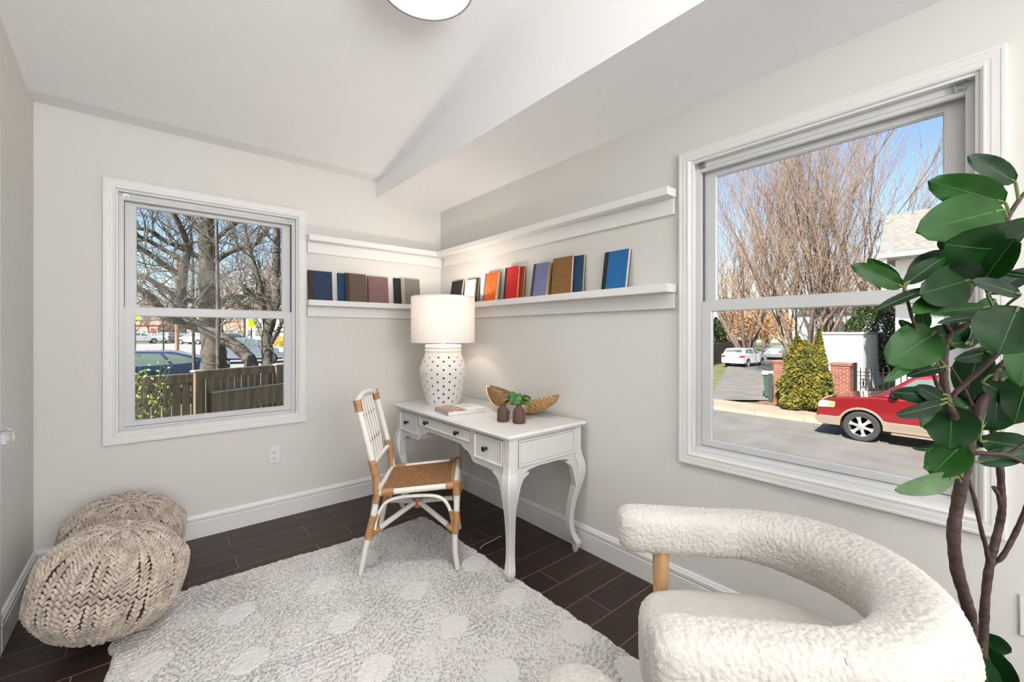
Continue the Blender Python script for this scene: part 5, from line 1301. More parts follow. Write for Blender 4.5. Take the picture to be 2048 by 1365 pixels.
    for s in (-1, 1):
        b = MB()
        if kind == 'suv':
            b.prism([(2.575, .83), (2.56, .98), (2.46, 1.03), (2.18, 1.005), (2.20, .86)], s*(w-.34), s*(w+.006), 'y')
        else: b.prism([(nz_[2][0]+.004, nz_[2][1]-.02), (nz_[3][0]+.01, nz_[3][1]), (nz_[3][0]-.34, nz_[3][1]+.06), (nz_[2][0]-.35, nz_[2][1]+.02)], s*(w-.36), s*(w+.004), 'y')
        h_ = b.build('headlight', HLG, t, 0)
        if kind == 'suv': b = MB(); b.prism([(2.34, .885), (2.34, .985), (2.20, .975), (2.21, .875)], s*(w+.004), s*(w+.010), 'y'); b.build('turn_lamp', AMB, h_, 0)
        b = MB(); zt_ = K['tail'][1][1]
        b.prism([(K['tail'][1][0]+.20, zt_-.03), (K['tail'][1][0]-.012, zt_-.05), (K['tail'][2][0]-.014, zt_-.20), (K['tail'][2][0]+.25, zt_-.14)] if kind != 'suv' else [(-2.35, 1.2), (-2.6, 1.2), (-2.615, .85), (-2.45, .85)], s*(w-.32), s*(w+.004), 'y'); b.build('taillight', TLG, t, 0)
        b = MB(); mx_ = K['win'][0][0][0]-.16; mz = K['win'][0][0][1]+.06
        b.ell((mx_, s*(w+.10), mz), (.10, .12, .085) if kind == 'suv' else (.07, .10, .055), 14, 10); b.tube([(mx_, s*(w-.05), mz-.05), (mx_, s*(w+.06), mz-.03)], .025, 8)
        b.build('wing_mirror', BLK if kind == 'suv' else pnt, t, 60)
    if full:
        for s in (-1, 1):
            b = MB()
            for xx_ in (K['win'][0][2][0]-.045, K['win'][1][2][0]-.05, K['cab'][0][0]-.10): b.box(xx_-.003, xx_+.003, s*(w-.001) if s > 0 else s*(w+.0035), s*(w+.0035) if s > 0 else s*(w-.001), K['zc']+.04, K['win'][0][0][1]-.02)
            b.build('door_seam', BLK, t, 0)
            b = MB()
            for xx_ in (K['win'][0][2][0]+.10, K['win'][1][2][0]+.12): b.bbox(xx_, xx_+.17, min(s*w, s*(w+.03)), max(s*w, s*(w+.03)), K['win'][0][0][1]-.16, K['win'][0][0][1]-.13, .01)
            b.build('door_handle', pnt, t, 0)
    if kind == 'suv':
        for s in (-1, 1):
            b = MB(); b.bbox(-1.0, 1.0, min(s*(w-.05), s*(w+.10)), max(s*(w-.05), s*(w+.10)), .30, .345, .015); b.build('running_board', lower or BLK, t, 0)
            b = MB(); b.tube([(.30, s*(w-.26), 1.90), (.2, s*(w-.26), 1.965), (-2.0, s*(w-.26), 1.985), (-2.1, s*(w-.26), 1.92)], .018, 8); b.build('roof_rail', BLK, t)
            b = MB()
            for zz_ in (.47, .53): b.bbox(-.80, 1.02, min(s*(w+.015), s*(w+.026)), max(s*(w+.015), s*(w+.026)), zz_, zz_+.022, .004)
            b.build('side_moulding', lower or BLK, t, 0)
        b = MB(); b.bbox(2.555, 2.60, -.56, .56, .82, 1.02, .02); b.build('grille', ALLOY, t, 0)
    b = MB(); b.bbox(K['tail'][-1][0]-.085, K['tail'][-1][0]-.07, -.16, .16, zb+.32, zb+.45, .003); b.build('licence_plate', HLG, t, 0)
    return t
pRed = paint('red', (132, 18, 24), .4); pBlue = paint('blue', (48, 70, 98), .45); pWh = paint('white', (232, 232, 232), 0); pSil = paint('silver', (176, 182, 186), .6)
pDk = paint('dark', (42, 46, 52), .4); pTan = mat('beige_cladding', (128, 114, 100), .5); pPB = paint('pale_blue', (140, 152, 164), .5)
car('red suv with beige lower trim parked at the far kerb outside the right window', 'suv', pRed, 15.55, 1.06, PI/2, lower=pTan)
x, y = gat(1489, 37.5); car('white crossover parked on the driveway left of the trees', 'crossover', pWh, x, y, math.atan2(y, x)-.42)
x, y = gat(1549, 47.); car('silver suv with red tail lamps parked behind the white crossover', 'crossover', pSil, x, y, math.atan2(y, x)-.1)
car('dark blue sedan parked behind the garden fence outside the left window', 'sedan', pBlue, -.50, 16.7, PI-.10, z=-.66)
x, y = gat(494, 27.5); car('pale blue car seen between the leaning trunk and the right tree', 'crossover', pPB, x, y, PI+.95+PI/2+.35)
x, y = gat(474, 34); car('grey car half hidden behind the big trunk outside the left window', 'sedan', pSil, x, y, 1.9)
for (px_, t_, k_, p_, rz_, lb) in ((281, 62, 'crossover', pWh, .2, 'white suv parked far off at the left edge of the left window'), (296, 78, 'sedan', pWh, 1.9, 'small white car in the distance just right of the far left suv'),
      (330, 66, 'crossover', pSil, 2.1, 'silver suv in the distance beside the sign post'), (344, 70, 'sedan', pWh, 2.1, 'white car in the distance just left of the brown pole'),
      (372, 66, 'crossover', pDk, 2.1, 'dark suv in the distance just right of the brown pole'), (390, 60, 'crossover', pWh, 2.3, 'white van like car in the distance left of the big trunk'),
      (403, 62, 'sedan', pPB, 2.2, 'blue car in the distance touching the big trunk'), (466, 58, 'crossover', pSil, .3, 'silver car parked in front of the houses right of the big trunk'), (478, 52, 'sedan', pDk, .3, 'dark car parked in front of the houses outside the left window')):
    x, y = gat(px_, t_); car(lb, k_, p_, x, y, rz_, full=False)

# ================================================================== EAST SIDE BUILDINGS, GATE, BIN, HEDGE
BRK, n, b = node_mat('red_brick')
tc = N(n, 'ShaderNodeTexCoord'); bt_ = N(n, 'ShaderNodeTexBrick'); bt_.inputs['Color1'].default_value = (*lin((140, 70, 50)), 1); bt_.inputs['Color2'].default_value = (*lin((104, 50, 38)), 1); bt_.inputs['Mortar'].default_value = (*lin((146, 128, 112)), 1)
bt_.inputs['Scale'].default_value = 1.; bt_.inputs['Brick Width'].default_value = .2; bt_.inputs['Row Height'].default_value = .07; bt_.inputs['Mortar Size'].default_value = .010
sp = N(n, 'ShaderNodeSeparateXYZ'); n.links.new(tc.outputs['Object'], sp.inputs[0]); cm = N(n, 'ShaderNodeCombineXYZ'); n.links.new(mth(n, 'ADD', sp.outputs[0], sp.outputs[1]), cm.inputs[0]); n.links.new(sp.outputs[2], cm.inputs[1])
n.links.new(cm.outputs[0], bt_.inputs['Vector']); n.links.new(bt_.outputs[0], b.inputs['Base Color']); b.inputs['Roughness'].default_value = .9
SID, n, b = node_mat('white_siding')
b.inputs['Base Color'].default_value = (*lin((226, 224, 220)), 1); b.inputs['Roughness'].default_value = .6
tc = N(n, 'ShaderNodeTexCoord'); sp = N(n, 'ShaderNodeSeparateXYZ'); n.links.new(tc.outputs['Object'], sp.inputs[0])
fr = mth(n, 'FRACT', mth(n, 'MULTIPLY', sp.outputs[2], 6.5)); bp = N(n, 'ShaderNodeBump'); bp.inputs['Strength'].default_value = 1; bp.inputs['Distance'].default_value = .02; n.links.new(mth(n, 'SUBTRACT', 1., fr), bp.inputs['Height']); n.links.new(bp.outputs[0], b.inputs['Normal'])
SHG = mat('grey_shingles', (126, 122, 116), .95, bump=.9, bscale=6, var=.2, vscale=5, bdist=.02, stretch=(1, 1, 4))
WHP = mat('white_masonry', (222, 222, 222), .8, bump=.3, bscale=6, var=.04, vscale=2); IRON = mat('black_iron_bars', (38, 34, 32), .5, .5)
def placed(name, label, cat, x, y, z=None, rz=0, group=None): return thing(name, label, cat, (x, y, gz(x, y) if z is None else z), rz, group)
xf = 19.5
y0p, y1p = 5.75, 3.9
for (yc, lb) in ((6.03, 'red brick gate pillar left of the golden evergreen bush'), (4.13, 'red brick gate pillar between the golden bush and the iron gate')):
    t = placed('brick_pillar', lb, 'pillar', xf, yc, ZEAST, 0, 'brick pillars by the driveway')
    MB().bbox(-.29, .29, -.29, .29, 0, 1.72, .01).build('shaft', BRK, t, 0); MB().bbox(-.33, .33, -.33, .33, 1.72, 1.83, .02).bbox(-.30, .30, -.30, .30, 1.62, 1.66, .01).build('cap', BRK, t, 0)
t = placed('picket_fence', 'white backed iron fence between the two brick pillars behind the bush', 'fence', xf+.05, 5.08, ZEAST)
b = MB()
for k in range(11): b.tube([(0, -.62+.124*k, .05), (0, -.62+.124*k, 1.60)], .014, 6)
b.box(-.02, .02, -.66, .66, .2, .24).box(-.02, .02, -.66, .66, 1.42, 1.46); b.build('iron_bars', IRON, t, 0)
MB().bbox(.06, .09, -.66, -.2, .1, 1.45, .005).bbox(.06, .09, .12, .60, .1, 1.3, .005).build('white_panel', WHP, t, 0)
# scrolled iron gate
t = placed('iron_gate', 'dark wrought iron double gate with scrolls and spear tips behind the red suv', 'gate', xf, 3.75, ZEAST)
b = MB(); SCR = MB(); H_at = lambda s: 1.62+.42*sst(.7, 2.4, s)-.42*sst(3.2, 5.2, s)
s = 0.
b.box(-.05, .05, -.06, .04, 0, 1.86)
while s < 7.4:
    hh_ = H_at(s); b.tube([(0, -s, .08), (0, -s, hh_)], .019, 5); b.lathe([(.0, 0), (.026, .02), (.0, .10)], 6, (0, -s, hh_)); s += .155
for (za, rr_) in ((.12, .02), (.62, .016), (.78, .016)): b.tube([(0, 0, za), (0, -7.4, za)], rr_, 6)
for dz in (0, -.12): b.tube([(0, -k*.15, H_at(k*.15)-.10+dz) for k in range(50)], .015, 5)
b.build('bars', IRON, t, 0)
s = .23
while s < 7.3:
    for (zc, sc) in ((1.12, .13), (.34, .10)):
        for sgn in (1, -1):
            P = [(0, -s+sgn*(.02+sc*.5*(1-math.exp(-q*.35))*abs(math.cos(q*.9))), zc+sc*math.sin(q*.75)*(1.25 if q < 4 else .8)) for q in [k*.3 for k in range(-14, 15)]]
            P = [(0, -s+sgn*sc*(.35+.35*math.cos(a))*(.6 if abs(a) > 3 else 1), zc+sc*1.2*math.sin(a/1.4)) for a in [k*.28 for k in range(-16, 17)]]
            SCR.tube(P, .015, 4)
    s += .62
SCR.build('scrollwork', IRON, t, 0)
b = MB(); k = 0
s = .08
while s < 7.3: b.lathe([(.03, -.012), (.045, 0), (.03, .012)], 10, (0, -s, .70), ax='x'); s += .155
b.build('ring_band', IRON, t, 0)
# green wheelie bin and dark bollard
x, y = gat(1543, 18.9); t = placed('wheelie_bin', 'green wheelie bin with a pale lid at the driveway edge', 'bin', x, y, ZEAST+.07, math.atan2(y, x))
GBN = mat('green_plastic', (52, 84, 70), .5)
b = MB(); V = [(-.27, -.25, .06), (.27, -.25, .06), (.27, .25, .06), (-.27, .25, .06), (-.36, -.32, 1.02), (.36, -.32, 1.02), (.36, .32, 1.02), (-.36, .32, 1.02)]; b.add(V, [(0, 3, 2, 1), (4, 5, 6, 7), (0, 1, 5, 4), (1, 2, 6, 5), (2, 3, 7, 6), (3, 0, 4, 7)]); b.bbox(-.39, .39, -.35, .35, .98, 1.04, .015); b.build('bin_body', GBN, t, 0)
b = MB(); b.prism([(-.42, 1.04), (.42, 1.04), (.40, 1.12), (.1, 1.17), (-.38, 1.12)], -.36, .36, 'y'); b.build('lid', mat('pale_lid', (170, 178, 176), .4), t, 0)
for s in (-1, 1): MB().lathe([(0, -.03), (.12, -.03), (.12, .03), (0, .03)], 20, (.30, s*.30, .12), ax='y').build('wheel', TYRE, t)
x, y = gat(1541, 17.9); t = placed('bollard', 'short dark post standing in front of the green bin', 'post', x, y, ZEAST+.05, .3)
MB().prism([(-.10, 0), (.10, 0), (.09, 1.18), (-.09, 1.18)], -.08, .08, 'y').build('post_shaft', mat('dark_post', (50, 52, 56), .6), t, 0); MB().bbox(-.13, .13, -.11, .11, 1.18, 1.24, .01).build('post_cap', mat('post_cap', (210, 206, 198), .6), t, 0)
# low white outbuilding with flat coping
t = placed('white_outbuilding', 'low flat topped white masonry outbuilding beyond the bush', 'building', 27.0, 5.5, ZEAST)
MB().box(0, 6, -.62, 1.28, 0, 2.86).build('walls', WHP, t, 0); MB().bbox(-.08, 6.1, -.68, 1.34, 2.86, 2.98, .02).build('coping', mat('grey_coping', (150, 150, 150), .8), t, 0)
# white house at the right with steep shingled roof and porch
t = placed('white_house', 'white sided house with a grey shingle roof at the right of the right window', 'house', 24.0, 3.2, ZEAST)
MB().box(0, 9, -9.6, .0, 0, 6.1).build('walls', SID, t, 0)
MB().bbox(-.06, .04, -.05, .06, 0, 6.0, .01).build('corner_board', WHP, t, 0)
b = MB(); P = [(-1.15, 6.02), (-1.15, 6.22), (.35, 8.05), (.55, 8.05), (9.6, 8.05), (9.6, 6.02)]
b.prism(P, -10, .42, 'y'); b.build('roof', SHG, t, 0)
MB().bbox(-1.25, -1.12, -10, .46, 6.0, 6.16, .01).bbox(-1.2, 0, .30, .44, 5.98, 6.08, .01).build('gutter', WHP, t, 0)
for (yy_, zz0, zz1) in ((.28, 4.6, 6.0), (-2.4, 4.6, 6.0), (-5., 4.6, 6.0)): MB().bbox(-1.08, -.92, yy_-.08, yy_+.08, zz0, zz1, .01).build('porch_column', WHP, t, 0)
MB().bbox(-1.15, .0, -9, .35, 4.50, 4.62, .01).build('porch_deck', WHP, t, 0)
for (yy_, z0_, z1_) in ((-1.2, 4.75, 5.75), (-1.3, 1.3, 2.7)):
    f_ = MB(); f_.bbox(-.06, -.0, yy_-.42, yy_+.42, z0_, z1_, .01); o = f_.build('window', WHP, t, 0); MB().box(-.075, -.061, yy_-.34, yy_-.02, z0_+.08, z1_-.08).box(-.075, -.061, yy_+.02, yy_+.34, z0_+.08, z1_-.08).build('pane', CGL, o, 0)
# more distant houses
x, y = gat(1680, 36); t = placed('white_house', 'pale sided house half hidden by the bare trees outside the right window', 'house', x, y, ZEAST)
MB().box(0, 7, -2.2, 3.2, 0, 4.6).build('walls', SID, t, 0); MB().prism([(-2.4, 4.6), (.5, 6.4), (3.4, 4.6)], -.3, 7.3, 'x').build('roof', SHG, t, 0)
MB().bbox(-.05, .0, -.3, .6, 2.6, 3.9, .01).build('window', CGL, t, 0)
x, y = gat(1424, 60); t = placed('cottage', 'small beige gabled cottage at the far end of the wooden fence', 'house', x, y, ZEAST)
BEI = mat('beige_siding', (206, 182, 150), .8)
ang_ = math.atan2(y, x); t.rotation_euler = (0, 0, ang_)
MB().prism([(-3, 0), (3.6, 0), (3.6, 2.6), (.3, 5.0), (-3, 2.6)], 0, 8, 'x').build('walls', BEI, t, 0)
MB().prism([(-3.4, 2.45), (-3.4, 2.6), (.3, 5.3), (4.0, 2.6), (4.0, 2.45), (.3, 5.05)], -.4, 8.3, 'x').build('roof', SHG, t, 0)
# wooden fence along the driveway
FEN = mat('weathered_fence', (110, 92, 76), .9, bump=.5, bscale=8, var=.2, vscale=4, stretch=(4, 4, .5))
a_ = np.array(gat(1400, 33)); b_ = np.array(gat(1508, 70)); Lf = float(np.linalg.norm(b_-a_)); an = math.atan2(*(b_-a_)[::-1])
t = placed('wooden_fence', 'brown board fence running along the left of the driveway', 'fence', a_[0], a_[1], ZEAST, an)
b = MB(); k = 0.
while k < Lf: b.box(k, k+.145, -.012, .012, .05, 1.98+.02*math.sin(k*7)); k += .155
b.build('boards', FEN, t, 0); b = MB(); b.box(0, Lf, .012, .06, .4, .5).box(0, Lf, .012, .06, 1.5, 1.6); b.build('rails', FEN, t, 0)

# ================================================================== TREES AND SHRUBS
class TB:
    def __init__(s): s.V = []; s.F = []; s.n = 0
    def tube(s, P, R, n):
        K = len(P); d = (P[-1]-P[0]).normalized(); u = d.orthogonal().normalized(); w = d.cross(u)
        cs = [(math.cos(2*PI*k/n), math.sin(2*PI*k/n)) for k in range(n)]
        for i in range(K):
            p = P[i]; r_ = R[i]
            for c, q in cs: s.V.append((p.x+(u.x*c+w.x*q)*r_, p.y+(u.y*c+w.y*q)*r_, p.z+(u.z*c+w.z*q)*r_))
        b = s.n
        for i in range(K-1):
            for k in range(n): s.F.append((b+i*n+k, b+i*n+(k+1) % n, b+(i+1)*n+(k+1) % n, b+(i+1)*n+k))
        s.n += K*n
    def build(s, name, m_, parent): return npmesh(name, s.V, s.F, m_, parent)
def rv(r): return Vector((r.uniform(-1, 1), r.uniform(-1, 1), r.uniform(-1, 1)))
def grow(tb_, tw, p, d, L, r_, lvl, rd, up=.15, nb=5, wob=.18, rmin=.006, spread=.8, ends=None):
    k = 4 if lvl > 0 else 3; P = [p]; R = [r_]; q = p.copy(); dd = d.copy()
    for i in range(k):
        dd = (dd+rv(rd)*wob+Vector((0, 0, up*.3))).normalized(); q = q+dd*(L/k); P.append(q.copy()); R.append(max(rmin, r_*(1-.62*(i+1)/k)))
    (tb_ if lvl >= 2 else tw).tube(P, R, 6 if lvl >= 3 else (4 if lvl == 2 else 3))
    if lvl == 0:
        if ends is not None: ends.append(q)
        return
    for j in range(nb):
        f = .22+.78*(j+rd.random()*.8)/nb; f = min(.98, f); i = min(k-1, int(f*k)); g_ = f*k-i; pp_ = P[i].lerp(P[i+1], g_)
        ax_ = (P[i+1]-P[i]).normalized(); side = rv(rd); side = (side-ax_*side.dot(ax_)).normalized()
        nd = (ax_*(1.0)+side*spread*rd.uniform(.6, 1.2)+Vector((0, 0, up))).normalized()
        grow(tb_, tw, pp_, nd, L*rd.uniform(.45, .68), max(rmin, R[i]*.55), lvl-1, rd, up, nb, wob, rmin, spread, ends)
TBK = mat('grey_brown_bark', (112, 96, 84), .9, bump=.8, bscale=10, var=.25, vscale=6, bdist=.02)
TWE = mat('tan_twigs', (150, 126, 106), .9, var=.2, vscale=3); TWN = mat('olive_twigs', (112, 106, 94), .9, var=.3, vscale=5)
TBN = mat('mottled_bark', (88, 82, 74), .9, bump=.9, bscale=9, var=.3, vscale=5, bdist=.02)
# many-stemmed bare tree beyond the hedge
def etree(label, px, t_, H, stems, seed, rad, spread=.5, nb=5, lv=3, wob=.14, upf=.25, rmin=.009, group=None, twm=TWE):
    rd = random.Random(seed); x, y = gat(px, t_); t = placed('bare_tree', label, 'tree', x, y, gz(x, y), 0, group)
    b1, b2 = TB(), TB()
    for k in range(stems):
        a = 2*PI*k/stems+rd.random(); d = Vector((math.cos(a)*spread*rd.uniform(.5, 1), math.sin(a)*spread*rd.uniform(.5, 1), 1)).normalized()
        if stems == 1: d = Vector((0, 0, 1))
        grow(b1, b2, Vector((d.x*.3, d.y*.3, 0)), d, H*rd.uniform(.75, .95), rad*rd.uniform(.7, 1.), lv, rd, upf, nb, wob, rmin, .62)
    b1.build('trunk', TBK, t); b2.build('twigs', twm, t); return t
etree('large many stemmed bare tree with tan twigs filling the right window', 1603, 26, 11.8, 9, 4, .12, .50, 7, 3, .15, .32, .0075)
etree('bare tree with upright stems standing behind the large bare tree', 1668, 32, 13.0, 4, 9, .18, .36, 6, 3, .12, .35, .011)
etree('tall bare tree at the left of the right window above the white cars', 1492, 44, 13.5, 5, 15, .22, .5, 6, 3, .16, .25, .014)
etree('dark branched bare tree reaching in from the right above the house roof', 1950, 19.5, 9.5, 3, 23, .14, .55, 4, 3, .24, .1, .010)
bgl = 'distant bare tree in the row along the skyline outside the right window'
for i, (px_, t_, h_) in enumerate(((1440, 75, 13), (1530, 85, 15), (1585, 95, 14), (1650, 85, 13), (1730, 80, 12), (1800, 90, 12))): etree(bgl, px_, t_, h_, 4, 40+i, .25, .55, 5, 3, .16, .2, .03, 'distant bare trees on the skyline')
x, y = gat(1660, 27.5); t = placed('tree_trunk', 'thick straight brown trunk right of the large bare tree', 'tree', x, y)
b1 = TB(); P = [Vector((0, 0, z_)) + Vector((.02*z_, .03*z_, 0)) for z_ in (0, 2, 4, 6, 9)]; b1.tube(P, [.40, .32, .29, .26, .2], 12); b1.build('trunk', TBK, t)
# leaf clouds
def foliage(name, m_, parent, pts, size, rd, lean=None, asp=.55):
    V = []; F = []; c = 0
    for p in pts:
        d = rv(rd).normalized(); u = d.orthogonal().normalized(); w = d.cross(u); a = rd.uniform(0, 6.28); e = u*math.cos(a)+w*math.sin(a); g_ = d.cross(e); s = size*rd.uniform(.6, 1.3)
        q = [p-e*s, p-g_*s*asp+e*s*.1, p+e*s, p+g_*s*asp+e*s*.1]
        q[1] = q[1]+d*s*.15; q[3] = q[3]+d*s*.15
        V += [tuple(v) for v in q]; F.append((c, c+1, c+2, c+3)); c += 4
    return npmesh(name, V, F, m_, parent, smooth=False)
GOLD = mat('golden_evergreen', (124, 114, 34), .8, col2=(70, 78, 24), vscale=3.5); DGR = mat('dark_evergreen', (66, 86, 34), .6, col2=(38, 56, 26), vscale=3.); BRL = mat('russet_leaves', (176, 132, 92), .9, var=.25, vscale=2.)
def cone_pts(rd, n_, c, R, H, pw=.75, core=.5):
    out_ = []
    for _ in range(n_):
        z_ = rd.random()**1.15; rr_ = R*((1-z_)**pw)*(.35+.65*min(1, z_*6+.4)); a = rd.uniform(0, 2*PI); lump = 1+.22*math.sin(a*5+z_*9)+.12*math.sin(a*3-z_*14)
        q = rr_*lump*rd.uniform(core, 1)**.5; out_.append(Vector((c[0]+q*math.cos(a), c[1]+q*math.sin(a), c[2]+z_*H)))
    return out_
rd = random.Random(3)
x, y = gat(1611, 15.7); t = placed('evergreen_bush', 'golden green evergreen bush with two pointed tops between the brick pillars', 'bush', x, y, ZEAST)
pts = cone_pts(rd, 9000, (0, .02, .12), .92, 2.5, .62)+cone_pts(rd, 4500, (-.05, .25, .1), .70, 2.72, .72)+cone_pts(rd, 4500, (.05, -.40, .1), .5, 2.95, .9)
foliage('foliage', GOLD, t, pts, .075, rd)
b1 = TB()
for (dx, dy) in ((0, .35), (.1, -.4), (-.1, 0)): b1.tube([Vector((dx, dy, 0)), Vector((dx, dy, 1.2)), Vector((dx, dy, 2.2))], [.07, .05, .02], 6)
b1.build('stems', TBK, t)
x, y = gat(1752, 24.5); t = placed('evergreen_tree', 'dense dark green evergreen tree beside the white house corner', 'tree', x, y, ZEAST)
pts = []
for _ in range(9000):
    v = rv(rd)
    while v.length > 1: v = rv(rd)
    v = v.normalized()*v.length**.33; pts.append(Vector((v.x*1.5, v.y*1.25*(1+.2*math.sin(v.z*6)), 2.7+v.z*2.4)))
foliage('foliage', DGR, t, pts, .085, rd); b1 = TB(); b1.tube([Vector((0, 0, 0)), Vector((0, 0, 4))], [.14, .06], 8); b1.build('trunk', TBK, t)
x, y = gat(1432, 52); t = placed('evergreen_tree', 'small dark green conifer behind the wooden fence at the left', 'tree', x, y, ZEAST)
foliage('foliage', DGR, t, cone_pts(rd, 3500, (0, 0, .2), 1.7, 4.6, .7), .16, rd); b1 = TB(); b1.tube([Vector((0, 0, 0)), Vector((0, 0, 3))], [.14, .06], 6); b1.build('trunk', TBK, t)
for (px_, t_, R_h, Hh, lb) in ((1492, 56, 3.6, 4.2, 'russet leaved tree behind the white crossover'), (1535, 70, 4.0, 4.4, 'russet leaved shrub behind the silver suv')):
    x, y = gat(px_, t_); t = placed('russet_tree', lb, 'tree', x, y); pts = []
    for _ in range(4200):
        v = rv(rd)
        while v.length > 1: v = rv(rd)
        pts.append(Vector((v.x*R_h, v.y*R_h, 2.2+Hh*.5+v.z*Hh*.6)))
    foliage('foliage', BRL, t, pts, .15, rd); b1 = TB(); b1.tube([Vector((0, 0, 0)), Vector((0, 0, 4))], [.3, .2], 8); b1.build('trunk', TBK, t)
x, y = gat(1720, 60); t = placed('evergreen_tree', 'green leafy tree showing just above the meeting rail of the right window', 'tree', x, y); pts = []
for _ in range(3500):
    v = rv(rd)
    while v.length > 1: v = rv(rd)
    pts.append(Vector((v.x*3.0, v.y*3.5, 5.4+v.z*2.0)))
foliage('foliage', mat('olive_foliage', (128, 116, 62), .8, var=.3, vscale=2), t, pts, .16, rd); b1 = TB(); b1.tube([Vector((0, 0, 0)), Vector((0, 0, 5))], [.25, .15], 8); b1.build('trunk', TBK, t)
# overhead wires
for i, (z0, z1, lb) in enumerate(((5.2, 3.3, 'upper overhead wire crossing the view of the bare trees'), (4.3, 3.0, 'lower overhead wire crossing the view of the bare trees'))):
    b = MB(); P = [Vector((24+3*f, 22-26*f, z0+(z1-z0)*f*1.6-1.5*math.sin(PI*f)*.4)) for f in [k/20 for k in range(21)]]
    b.tube(P, .012, 4); tag(b.build('overhead_wire', BLK), lb, 'wire')

# ---------------------------------------------------------------- north side (left window)
def nt(px, py, t_): p = at(px, py, t_); return Vector(p)
def limb_tree(name, label, limbs, seed, twlv=2, L0=1.5, dens=3.2, bark=TBN, tw=TWN, rmin=.0045, spread=.95):
    rd = random.Random(seed); o0 = nt(*limbs[0][0][0]); gx_, gy_ = o0.x, o0.y; zg = gz(gx_, gy_)
    t = placed(name, label, 'tree', gx_, gy_, zg); off = Vector((gx_, gy_, zg)); b2 = TB(); b3 = TB()
    for li, (pts, ra, rb) in enumerate(limbs):
        P = [nt(*p)-off for p in pts]
        if li == 0 or ra > .12 and pts[0][1] > 728: P = [Vector((P[0].x, P[0].y, -.05))]+P
        P = bez(P, 6); R = lerp_list([ra, rb], len(P)); R = [q*(1+.06*math.sin(i*1.3)) for i, q in enumerate(R)]
        m_ = MB(); m_.tube(P, R, 10); m_.build('trunk' if ra > .12 else 'limb', bark, t, 180)
        Lm = sum((P[i+1]-P[i]).length for i in range(len(P)-1)); nn = int(Lm*dens)
        for k in range(nn):
            f = .15+.85*rd.random(); i = min(len(P)-2, int(f*(len(P)-1))); p = P[i]
            if p.z < 1.9: continue
            ax_ = (P[i+1]-P[i]).normalized(); sd = rv(rd); sd = (sd-ax_*sd.dot(ax_)).normalized()
            grow(b3, b2, p, (ax_*.5+sd*spread+Vector((0, 0, .15))).normalized(), L0*rd.uniform(.5, 1.1), min(.022, R[i]*.5), twlv, rd, .12, 4, .32, rmin, .9)
    if b3.n: b3.build('small_branches', tw, t)
    b2.build('twigs', tw, t); return t
T1 = 11.6; S = 10.6
limb_tree('large_bare_tree', 'large grey bare tree with a thick trunk and leaning second stem outside the left window', [
  ([(428, 737, T1), (427, 700, T1), (424, 660, T1), (421, 615, T1), (418, 565, T1), (416, 520, T1), (413, 470, T1), (411, 425, T1), (408, 370, T1)], .33, .16),
  ([(503, 737, S), (494, 714, S), (468, 690, S), (434, 671, S), (400, 656, S), (372, 646, S), (364, 625, S), (362, 595, S), (365, 560, S), (370, 525, S)], .16, .10),
  ([(369, 530, S), (377, 497, S), (364, 461, S-.3), (349, 431, S-.5), (330, 392, S-.7)], .085, .05),
  ([(366, 550, S), (353, 546, S), (318, 523, S-.3), (283, 498, S-.6), (250, 485, S-.9)], .075, .045),
  ([(370, 530, S), (350, 512, S), (332, 502, S), (288, 477, S-.3), (255, 470, S-.5)], .065, .04),
  ([(411, 520, T1), (388, 510, T1), (350, 490, T1-.4), (326, 480, T1-.5), (300, 462, T1-.8), (262, 455, T1-1)], .085, .04),
  ([(418, 600, T1), (390, 603, T1), (356, 593, T1-.4), (323, 576, T1-.8), (293, 556, T1-1), (260, 550, T1-1.2)], .08, .045),
  ([(372, 646, S), (345, 640, S-.3), (323, 618, S-.5), (300, 593, S-.8), (279, 578, S-1), (255, 570, S-1)], .09, .06),
  ([(418, 535, T1), (450, 509, T1), (476, 498, T1), (511, 488, T1+.2), (524, 470, T1+.3), (540, 451, T1+.4), (560, 430, T1+.4)], .085, .035),
  ([(415, 505, T1), (441, 470, T1), (473, 446, T1), (500, 420, T1)], .07, .035),
  ([(420, 612, T1), (441, 607, T1), (459, 595, T1), (490, 592, T1-.2), (515, 575, T1-.3), (530, 560, T1-.3)], .085, .04),
  ([(413, 480, T1), (395, 455, T1), (380, 425, T1), (372, 395, T1)], .07, .04), ([(412, 455, T1), (430, 430, T1), (445, 400, T1)], .06, .035)], 5, 2, 1.7, 5.2)
limb_tree('bare_tree', 'thin pale bare tree at the right side of the left window', [
  ([(536, 736, 10.8), (535, 700, 10.8), (535, 668, 10.8), (546, 630, 10.8), (551, 600, 10.8), (553, 523, 10.8), (553, 455, 10.8), (551, 390, 10.8)], .155, .07),
  ([(533, 672, 10.8), (531, 640, 10.8), (524, 585, 10.8), (511, 537, 10.7), (499, 498, 10.6), (488, 450, 10.5)], .08, .035),
  ([(540, 690, 10.8), (556, 662, 10.8), (570, 630, 10.8)], .06, .04), ([(534, 640, 10.8), (511, 601, 10.8), (485, 618, 10.8)], .07, .03),
  ([(545, 605, 10.8), (511, 592, 10.6), (495, 580, 10.5), (489, 570, 10.4)], .05, .03), ([(551, 560, 10.8), (575, 530, 10.8), (590, 500, 10.8)], .05, .03)], 12, 2, 1.5, 5.5, tw=TWN)
limb_tree('young_tree', 'slender straight sapling just in front of the big trunk', [([(437, 737, 9.9), (436, 690, 9.9), (436, 620, 9.9), (435, 560, 9.9), (434, 498, 9.9), (433, 440, 9.9)], .055, .03)], 31, 1, .9, 2.)
limb_tree('young_tree', 'slender sapling left of the big trunk behind the meeting rail', [([(388, 737, 12.3), (387, 690, 12.3), (386, 620, 12.3), (386, 541, 12.3), (383, 470, 12.3)], .05, .03)], 32, 1, .9, 2.)
